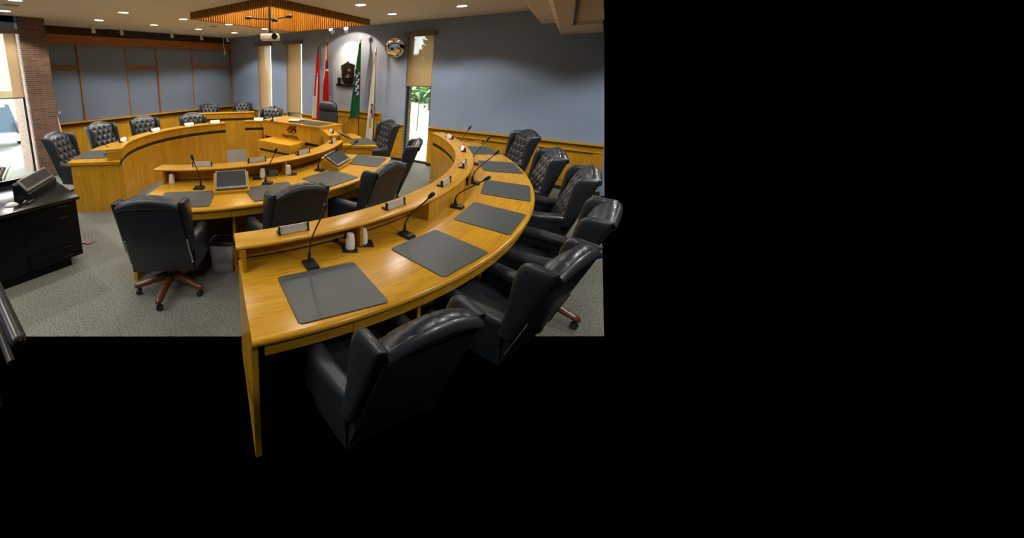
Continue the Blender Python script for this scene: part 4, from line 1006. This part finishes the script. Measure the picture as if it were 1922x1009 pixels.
# grass-like plant behind the desk
p = Vector((-6.2, .75, 0)); t = thing('potted_plant', 'thin arching plant blades against the window behind the black desk', 'plant', tuple(p))
b = B(); b.lathe([(.005, 0), (.11, 0), (.14, .26), (.13, .26), (.12, .24), (.005, .24)], 20, Matrix.Translation(p)); sub('pot', b, BLKPL, t)
b = B()
for k in range(13):
    a = 2*pi*k/13+.2; l = .25+.13*random.random(); pts = [p+Vector((cos(a)*l*s_, sin(a)*l*s_, .24+(1.5-.3*l)*.42*(s_*1.6-s_*s_*.7))) for s_ in (0, .25, .5, .75, 1)]
    sd = Vector((-sin(a), cos(a), 0))
    for q1, q2, w1, w2 in zip(pts[:-1], pts[1:], (.006, .008, .007, .005), (.008, .007, .005, .001)):
        b.add([q1-sd*w1, q1+sd*w1, q2+sd*w2, q2-sd*w2], [[0, 1, 2, 3]])
sub('leaves', b, LEAFL, t)
# waste bin
p = Vector((-2.83, 1.95, 0)); p = PZ(420, 511, 0); p.x -= .05; p.y += .05
t = thing('waste_bin', 'grey plastic waste bin with a black liner under the inner desk', 'bin', (p.x, p.y, 0))
def rr_ring(w, d, z, M, e=.45): return [M @ Vector((w*abs(cos(2*pi*k/28))**e*(1 if cos(2*pi*k/28) > 0 else -1), d*abs(sin(2*pi*k/28))**e*(1 if sin(2*pi*k/28) > 0 else -1), z)) for k in range(28)]
M = Matrix.Translation((p.x, p.y, 0)) @ Matrix.Rotation(radians(38), 4, 'Z')
b = B(); b.loft([rr_ring(.105, .085, .0, M), rr_ring(.108, .088, .01, M), rr_ring(.135, .11, .33, M), rr_ring(.128, .103, .33, M), rr_ring(.10, .08, .02, M)]); sub('tub', b, GREYBIN, t, 50)
b = B(); b.loft([rr_ring(.139, .114, .315, M), rr_ring(.140, .115, .335, M), rr_ring(.132, .107, .345, M), rr_ring(.125, .098, .30, M), rr_ring(.12, .09, .18, M)]); sub('liner', b, BAGBLK, t, 50)
# floor plate
p = PZ(167, 455, 0); b = B(); M = Matrix.Translation((p.x, p.y, 0)) @ Matrix.Rotation(radians(20), 4, 'Z'); b.rbox(-.06, .05, -.045, .045, .0, .012, .004, M=M)
tag(b.build('floor_socket', [mat('brown floor box', (.10, .055, .035), .6)], loc=(p.x, p.y, 0)), 'small brown floor socket plate beside the black drawer desk', 'floor socket')
# window pole and wall switch
p0 = PX(103, 204, -8.95); p1 = PX(113.5, 243, -8.75); d = (p1-p0); p2 = p0+d*(p0.z/-d.z)
b = B(); b.tube([p0, p2], .017, 10); tag(b.build('window_pole', [mat('off white pole', (.62, .58, .5), .5)], loc=(p2.x, p2.y, 0)), 'off-white pole leaning in the corner beside the brick pier', 'pole')
p = PX(111, 211, XL+.02); b = B(); b.rbox(XL+.02, XL+.03, p.y-.04, p.y+.04, p.z-.06, p.z+.06, .003)
o = tag(b.build('wall_switch', [mat('grey switch plate', (.22, .24, .28), .5)], loc=(XL+.02, p.y, p.z-.06)), 'small grey wall switch on the fabric panel by the brick pier', 'switch')
b = B(); b.rbox(XL+.03, XL+.036, p.y-.02, p.y+.0, p.z-.02, p.z+.02, .002); b.rbox(XL+.03, XL+.036, p.y+.005, p.y+.025, p.z-.02, p.z+.02, .002); b.build('rocker', [WHITEPL], o, loc=(XL+.02, p.y, p.z-.06))
# handrail
t = thing('handrail', 'thick black handrail at the lower left corner', 'handrail', (-1.9, .14, .9))
ra, rb_ = PZ(-8, 545, 1.35), PZ(29, 629, 1.35); rd = (rb_-ra).normalized(); r0_ = ra-rd*1.3; r1_ = rb_+rd*.02
b = B(); b.tube([r0_, r1_, r1_+rd*.02, r1_+rd*.026], [.019, .019, .015, .006], 16); sub('rail', b, BLKMET, t, 60)
b = B(); dn = Vector((0, -.02, -.06)); b.tube([r0_+dn, r1_+dn], .009, 12); sub('lower_bar', b, BLKMET, t, 60)
b = B(); pq = r0_+rd*.1; b.tube([pq, (pq.x, pq.y, 0)], .016, 12); sub('post', b, BLKMET, t)

# ------------------------------------------------------------------ flags, crest, mirror
def flag(label, px_top, py_top, px_fin, zb, w0, w1, colour, Y=6.98, lean=0, skew=0, finial='leaf', shift=0, polemat=POLE, pole_x=None, depth=.06):
    top = PY(px_top, py_top, Y); t = thing('flag_on_pole', label, 'flag', (top.x, Y, 0), 'ceremonial flags behind the crest desk')
    fz = PY(px_fin[0], px_fin[1], Y).z
    b = B(); b.tube([(top.x, Y, .03), (top.x, Y, fz-.06)], .013, 10); sub('pole', b, polemat, t)
    b = B(); b.lathe([(.005, 0), (.12, 0), (.12, .02), (.05, .04), (.02, .07), (.005, .07)], 20, Matrix.Translation((top.x, Y, 0))); sub('floor_stand', b, GOLD, t)
    b = B()
    if finial == 'leaf':
        lf = [(p[0]*1.0, p[1]*1.15) for p in leaf]; vs = [(top.x+p[0], Y-.006, fz-.02+p[1]) for p in lf]+[(top.x+p[0], Y+.006, fz-.02+p[1]) for p in lf]
        b.add(vs, [list(range(17)), list(range(17, 34))[::-1]]+[[i, (i+1) % 17, 17+(i+1) % 17, 17+i] for i in range(17)])
    else: b.lathe([(.004, fz-.08), (.018, fz-.07), (.012, fz-.05), (.022, fz-.03), (.01, fz+.0), (.002, fz+.04)], 12, Matrix.Translation((top.x, Y, 0)))
    sub('finial', b, GOLD, t)
    b = B(); nu, nv = 40, 36; zt = top.z
    P_ = {}
    for j in range(nv+1):
        v = j/nv; w = w0+(w1-w0)*min(1, v*1.15)**.75
        for i in range(nu+1):
            s_ = i/nu; ph = s_*7*pi
            x = top.x+shift*v+skew*v*v+(s_-.5)*w+.12*w*sin(ph+1.3*v)*.35
            y = Y-.012-depth*(.25+.75*v)*(.5+.5*sin(ph*.9+v*1.2))-.02*v
            z = zt-(zt-zb(s_) if callable(zb) else zt-zb)*v
            P_[i, j] = (x, y, z)
    vs = [P_[i, j] for j in range(nv+1) for i in range(nu+1)]
    for j in range(nv):
        for i in range(nu):
            k = j*(nu+1)+i; mi = colour((i+.5)/nu, (j+.5)/nv)
            b.add([vs[k], vs[k+1], vs[k+nu+2], vs[k+nu+1]], [[0, 1, 2, 3]], mi=mi)
    bm_ = b.build('cloth', [RED, FWHITE, GREEN, BLUE, FYEL, MAROON], t, ang=80)
    bmm = bmesh.new(); bmm.from_mesh(bm_.data); bmesh.ops.remove_doubles(bmm, verts=bmm.verts[:], dist=1e-5); bmm.to_mesh(bm_.data); bmm.free()
    return t
def c_can(s, v):
    if v > .62: return 1 if s < .62 and v < .93 else 0
    return 1 if (.30+.12*sin(v*5) < s < .68 and v > .30) and not (v > .82) and not (v < .35 and s > .5) else (0 if not (v > .82 and .35 < s < .55) else 0)
def c_ens(s, v):
    if v < .16: return 1 if s < .75 else 0
    if v < .38: return 1 if s < .16 else (3 if (.40 < s < .8 and .20 < v < .27) else (1 if .27 < v < .31 and s > .35 else 0))
    if v > .80 and s < .34 and v < .93: return 1
    return 0
def c_grn(s, v):
    if .38 < v < .70 and .18 < s < .97: return 1 if (int(v*22+s*2.2) % 2 == 0 and .28 < s < .86) else 3
    if .30 < v < .45 and s < .22: return 3 if int(v*40) % 2 else 1
    if .44 < v < .70 and .42 < s < .92:
        return 1 if (int(v*30) % 2 == 0 and .46 < s < .80) else 3
    if .70 < v < .82 and .52 < s < .60: return 4
    return 2
def c_wht(s, v):
    if .52 < v < .70 and .45 < s < .90: return 5 if (int(s*9)+int(v*22)) % 2 else (3 if .6 < s < .75 else 1)
    if .70 < v < .80 and .4 < s < .75: return 4
    return 1
flag('red and white flag furthest left behind the crest desk', 598, 93, (597.5, 82), .62, .035, .225, c_can, skew=-.05, depth=.06)
flag('red ensign flag, second from the left behind the crest desk', 614.5, 86, (614.5, 75), .60, .035, .235, c_ens, skew=-.0, depth=.06)
flag('green flag with blue and white waves right of the metal crest', 677, 81, (677, 69), lambda s: .86+.10*s, .035, .225, c_grn, shift=-.09, skew=.0, depth=.07, Y=6.9)
flag('white flag with a small crest, furthest right', 705.5, 103, (705.5, 91), .30, .03, .175, c_wht, shift=-.10, skew=.03, finial='spear', depth=.06, Y=6.98)

# metal crest on the wall
def crest():
    Yc = YB-.03
    t = thing('metal_crest', 'dark cast metal coat of arms between the red and green flags', 'crest', (-4.66, YB, 1.62))
    def pt(px, py): q_ = PY(px, py, Yc); return (q_.x, q_.z)
    def slab(poly, d=.02, y=Yc):
        bb = B(); n = len(poly); vs = [(p[0], y-d, p[1]) for p in poly]+[(p[0], YB-.001, p[1]) for p in poly]
        bb.add(vs, [list(range(n)), list(range(n, 2*n))[::-1]]+[[i, (i+1) % n, n+(i+1) % n, n+i] for i in range(n)]); return bb
    def bars(segs, w=.012, d=.03):
        bb = B()
        for a, c in segs:
            a = pt(*a); c = pt(*c); bb.tube([(a[0], Yc-.012, a[1]), (c[0], Yc-.012, c[1])], w, 8)
        return bb
    # crown
    b = slab([pt(*p) for p in ((640.5, 123), (645, 121), (648, 118.8), (650.5, 118), (653, 115.2), (655.5, 118.5), (660, 119.5), (665, 122), (664.5, 125), (663.5, 127.5), (642.5, 127))]); sub('crown', b, IRON, t)
    # shield with an open relief
    b = slab([pt(*p) for p in ((643.2, 146), (662.8, 146), (662.5, 152), (659.5, 156.5), (653, 158.5), (647, 157), (643.5, 152))], .014); sh = sub('shield', b, IRON, t)
    sg = [((642.8, 126), (643.4, 147)), ((663.8, 126), (662.9, 147)), ((643, 146.5), (663, 146.5)), ((644, 128), (663, 128)), ((644, 134), (651, 127)), ((652, 128.5), (652, 136.5)), ((652, 136), (663, 136)), ((644, 143), (651, 134)), ((644, 138), (648, 136)), ((650, 134), (653, 146)),
          ((655, 138), (661, 146)), ((657, 138), (663, 141)), ((647, 146), (647, 137)), ((645, 147), (650, 141)), ((660, 128), (662, 136)), ((646, 128), (646, 136)), ((649, 130), (644.5, 140)), ((658, 141), (658, 146))]
    rng = random.Random(3)
    for k in range(26):
        x_, y_ = rng.uniform(644.5, 662), rng.uniform(128, 145)
        if 652 < x_ < 660 and 128 < y_ < 135.5: continue
        sg.append(((x_, y_), (x_+rng.uniform(-3, 3), y_+rng.uniform(-3.5, 3.5))))
    sub('shield_relief', bars(sg, .0135), IRON, t)
    sub('shield_rim', bars([((646, 150), (653, 156.5)), ((653, 156.5), (660, 150)), ((645, 149), (661, 149)), ((648, 152.5), (658, 152.5))], .012, .03), IRON, t)
    b = slab([pt(*p) for p in ((653.5, 129), (659, 129.3), (659, 134), (653.5, 134))], .024); sub('shield_plaque', b, mat('worn bronze', (.16, .10, .05), .45, metal=.5), t)
    b = slab([pt(*p) for p in ((650, 143), (654, 139), (657, 145), (654.5, 146.5), (652, 144), (651, 146.5))], .022); sub('shield_charge', b, mat('pale bronze', (.35, .30, .26), .45, metal=.4), t)
    # supporters
    b = bars([((637.2, 142.5), (637.2, 142.8)), ((637, 145), (637, 151)), ((635.5, 146), (634.8, 151)), ((638.5, 146), (640, 150)), ((636.2, 151), (635.2, 157)), ((638, 151), (638.8, 157))], .018); sub('supporter', b, IRON, t)
    b = bars([((667, 142), (668, 144)), ((666, 146), (668, 152)), ((665, 148), (669, 150)), ((667, 152), (666, 157)), ((669, 151), (669.5, 157))], .022); sub('supporter', b, IRON, t)
    # ribbon
    b = slab([pt(*p) for p in ((632, 156.5), (640, 157), (646, 159), (652, 160.2), (658, 159), (664, 157.5), (671, 157), (671, 160), (664, 161), (658, 162.3), (652, 163.2), (646, 162), (640, 160.8), (632, 160.6))], .03); sub('scroll', b, IRON, t)
crest()
# round convex mirror
c = PY(741.5, 89, 6.98); t = thing('convex_mirror', 'round convex mirror hanging by the right window', 'mirror', tuple(c))
dirm = Vector((.22, -1, -.16)).normalized(); M = Matrix.Translation(c) @ dirm.to_track_quat('Z', 'Y').to_matrix().to_4x4()
R = .205; b = B(); b.lathe([(R*sin(a), .055*(cos(a*1.0)) ) for a in [pi/2*k/14 for k in range(14, 0, -1)]]+[(.001, .055)], 40, M); sub('mirror_face', b, MIRROR, t, 80)
b = B(); n = 40; b.loft([[M @ Vector((r*cos(2*pi*k/n), r*sin(2*pi*k/n), z)) for k in range(n)] for r, z in ((R-.004, .003), (R+.002, .008), (R+.008, 0), (R+.003, -.014), (.05, -.03))], True); sub('rim', b, BLKPL, t)
b = B(); b.tube([M @ Vector((0, .0, -.02)), M @ Vector((.0, .02, -.10)), (c.x, YB, c.z+.02)], .012, 8); b.tube([M @ Vector((0, R-.02, 0)), (c.x+.01, YB-.04, c.z+R+.08), (c.x+.02, YB-.005, c.z+R+.14)], .006, 6); sub('hanger', b, SILVER, t)

# ------------------------------------------------------------------ outdoors
b = B(); b.box(-45, -1.6, YB+T, 45, -.25, -.05); b.box(-45, XW-.26, -20, YB+T, -.25, -.05); struct('ground_lawn', b, LAWN)
b = B(); b.box(-16, -1.6, 9.3, 10.6, -.05, -.03); b.box(-13.0, -9.4, -12, 7, -.05, -.03); struct('ground_path', b, CONC)
b = B(); brick_box(b, -3.9, -3.30, YB+T, YB+T+.22, -.1, 3.4); brick_box(b, -7.15, -6.90, YB+T, YB+T+.55, -.1, 3.4); struct('trim_12', b, BRICKX)
b = B(); brick_box(b, XW-1.05, XW-.26, 1.66, 2.0, -.1, 3.4); struct('trim_13', b, BRICKX)
nb = thing('neighbour_building', 'pale brick wing outside the slim windows', 'building', (-12.6, 12.5, -.05))
b = B(); brick_box(b, -15.5, -10.75, 12, 13, -.1, 3.1); sub('wall', b, brick_mat('pale brick', 2), nb)
for x0, z0, z1 in ((-12.62, 2.0, 3.0), (-10.95, 2.2, 3.0), (-10.95, .9, 1.6), (-13.0, .5, .9)):
    b = B(); b.box(x0, x0+.4, 11.96, 12.0, z0, z1); sub('window', b, PAPER, nb)
for x0 in (-12.36, -10.55):  # white strips added so the gaps beside the blinds look bright
    b = B(); b.box(x0, x0+.35, 11.9, 12.0, -.05, 3.1); sub('bright_strip', b, VANW, nb)
b = B()
for (x0, x1) in wins: brick_box(b, x0-.003, x0+.016, YB+.122, YB+T+.02, 0, 2.7)
struct('trim_14', b, BRICKX)
def tree(loc, h, r, label, leafm, dens=1500, trunk=.07, low=.35, shape='round'):
    loc = Vector(loc); t = thing('tree', label, 'tree', tuple(loc))
    b = B(); b.tube([loc, loc+Vector((.03, .02, h*.5)), loc+Vector((.0, .05, h*.9))], [trunk, trunk*.7, trunk*.3], 9); sub('trunk', b, BARK, t)
    b = B()
    for k in range(dens):
        zf = random.random(); z = h*(low+(1-low)*zf)
        rad = r*(sin(pi*min(1, .12+zf*.86))**.7 if shape == 'round' else (1-zf)**.8+.08)
        a = random.random()*2*pi; rr = rad*sqrt(random.random())*(.7+.3*sin(5*a+z*3)); p = loc+Vector((cos(a)*rr, sin(a)*rr, z+random.gauss(0, .12)))
        s_ = .07+.11*random.random(); d1 = Vector((random.gauss(0, 1), random.gauss(0, 1), random.gauss(0, 1))).normalized(); d2 = d1.orthogonal().normalized()
        b.add([p-d1*s_, p+d2*s_*.6, p+d1*s_, p-d2*s_*.6], [[0, 1, 2, 3]])
    tag(sub('foliage', b, leafm, t), kind='stuff'); return t
pa = PY(810, 118, 17); tree((pa.x, pa.y, -.05), 4.5, 1.0, 'tall dark tree seen through the lowered blind of the right window', LEAF, 1300, shape='cone', low=.12)
pb = PY(806, 196, 13); tree((pb.x+.75, pb.y, -.05), 2.9, 1.15, 'leafy tree below the blind of the right window', LEAF, 1100, low=.40)
pc = PZ(782, 245, -.05); tree((pc.x, pc.y, -.05), 2.3, .45, 'thin sapling standing on the lawn outside the right window', LEAFL, 90, .022, low=.6)
pe = PY(790, 140, 21); tree((pe.x, pe.y, -.05), 2.7, 2.2, 'broad low shrub far behind the tall tree outside the right window', LEAF, 2600, low=.05)
pd = PY(498, 150, 20); tree((pd.x, pd.y, -.05), 5, 1.4, 'tree outside the slim windows near the corner', LEAFL, 900)
# parked van outside the near window
w0, w1 = PX(15, 195, -13.2), PX(36, 244, -12.5); yy0 = w0.y-2.2
t = thing('parked_van', 'white van with a grey windscreen parked outside the window beside the brick pier', 'vehicle', (-14.2, w1.y-1.0, -.05))
def hexa(bb, pts): bb.add(pts, [[0, 1, 2, 3], [7, 6, 5, 4], [0, 4, 5, 1], [1, 5, 6, 2], [2, 6, 7, 3], [3, 7, 4, 0]])
b = B(); yA, yB_ = w1.y+.08, w1.y-2.1; zt, zb_ = w0.z+.12, w1.z-.05
sec = [(-17.0, .25), (-11.7, .25), (-11.65, zb_-.12), (-12.45, zb_), (-13.2, zt-.06), (-13.5, zt), (-17.0, zt)]
k = len(sec); b.add([(x, yA if z < zb_+.02 else yA-.25, z) for x, z in sec]+[(x, yB_ if z < zb_+.02 else yB_+.25, z) for x, z in sec], [list(range(k)), list(range(k, 2*k))[::-1]]+[[i, (i+1) % k, k+(i+1) % k, k+i] for i in range(k)]); sub('body', b, VANW, t)
b = B(); e = .02; b.add([(-13.17+e, w0.y, w0.z), (-12.47+e, w1.y, w1.z), (-12.47+e, yB_+.12, w1.z), (-13.17+e, yB_+.3, w0.z)], [[0, 1, 2, 3]]); sub('windscreen', b, VANG, t)
for (x, y) in ((-12.6, yA-.05), (-12.6, yB_+.05), (-16, yA-.05), (-16, yB_+.05)):
    b = B(); b.lathe([(.02, -.1), (.3, -.1), (.34, -.06), (.34, .06), (.3, .1), (.02, .1)], 20, Matrix.Translation((x, y, .29)) @ Matrix.Rotation(radians(90), 4, 'X')); sub('wheel', b, BLACKRUB, t)
# sky: a piece of overcast dome beyond the windows
b = B(); na, nz = 40, 10; Rr = 60; vs = []; fs = []
for j in range(nz+1):
    e = radians(-3+65*j/nz)
    for i in range(na+1):
        a = radians(100+165*i/na); vs.append((Rr*cos(e)*cos(a), Rr*cos(e)*sin(a), Rr*sin(e)))
for j in range(nz):
    for i in range(na): k = j*(na+1)+i; fs.append([k, k+1, k+na+2, k+na+1])
b.add(vs, fs); struct('sky_dome', b, SKY)

# ------------------------------------------------------------------ world / view
w = bpy.data.worlds.new('World'); S.world = w; w.use_nodes = True
w.node_tree.nodes['Background'].inputs['Color'].default_value = (0, 0, 0, 1); w.node_tree.nodes['Background'].inputs['Strength'].default_value = 0
for o in S.objects:
    if '_w' in o: del o['_w']
vs_ = S.view_settings; vs_.view_transform = 'Standard'; vs_.look = 'None'; vs_.gamma = 1; vs_.use_curve_mapping = False; vs_.exposure = 0.84
S.cycles.use_denoising = True
S.cycles.max_bounces = 8; S.cycles.diffuse_bounces = 5; S.cycles.transparent_max_bounces = 12
S.cycles.sample_clamp_indirect = 6
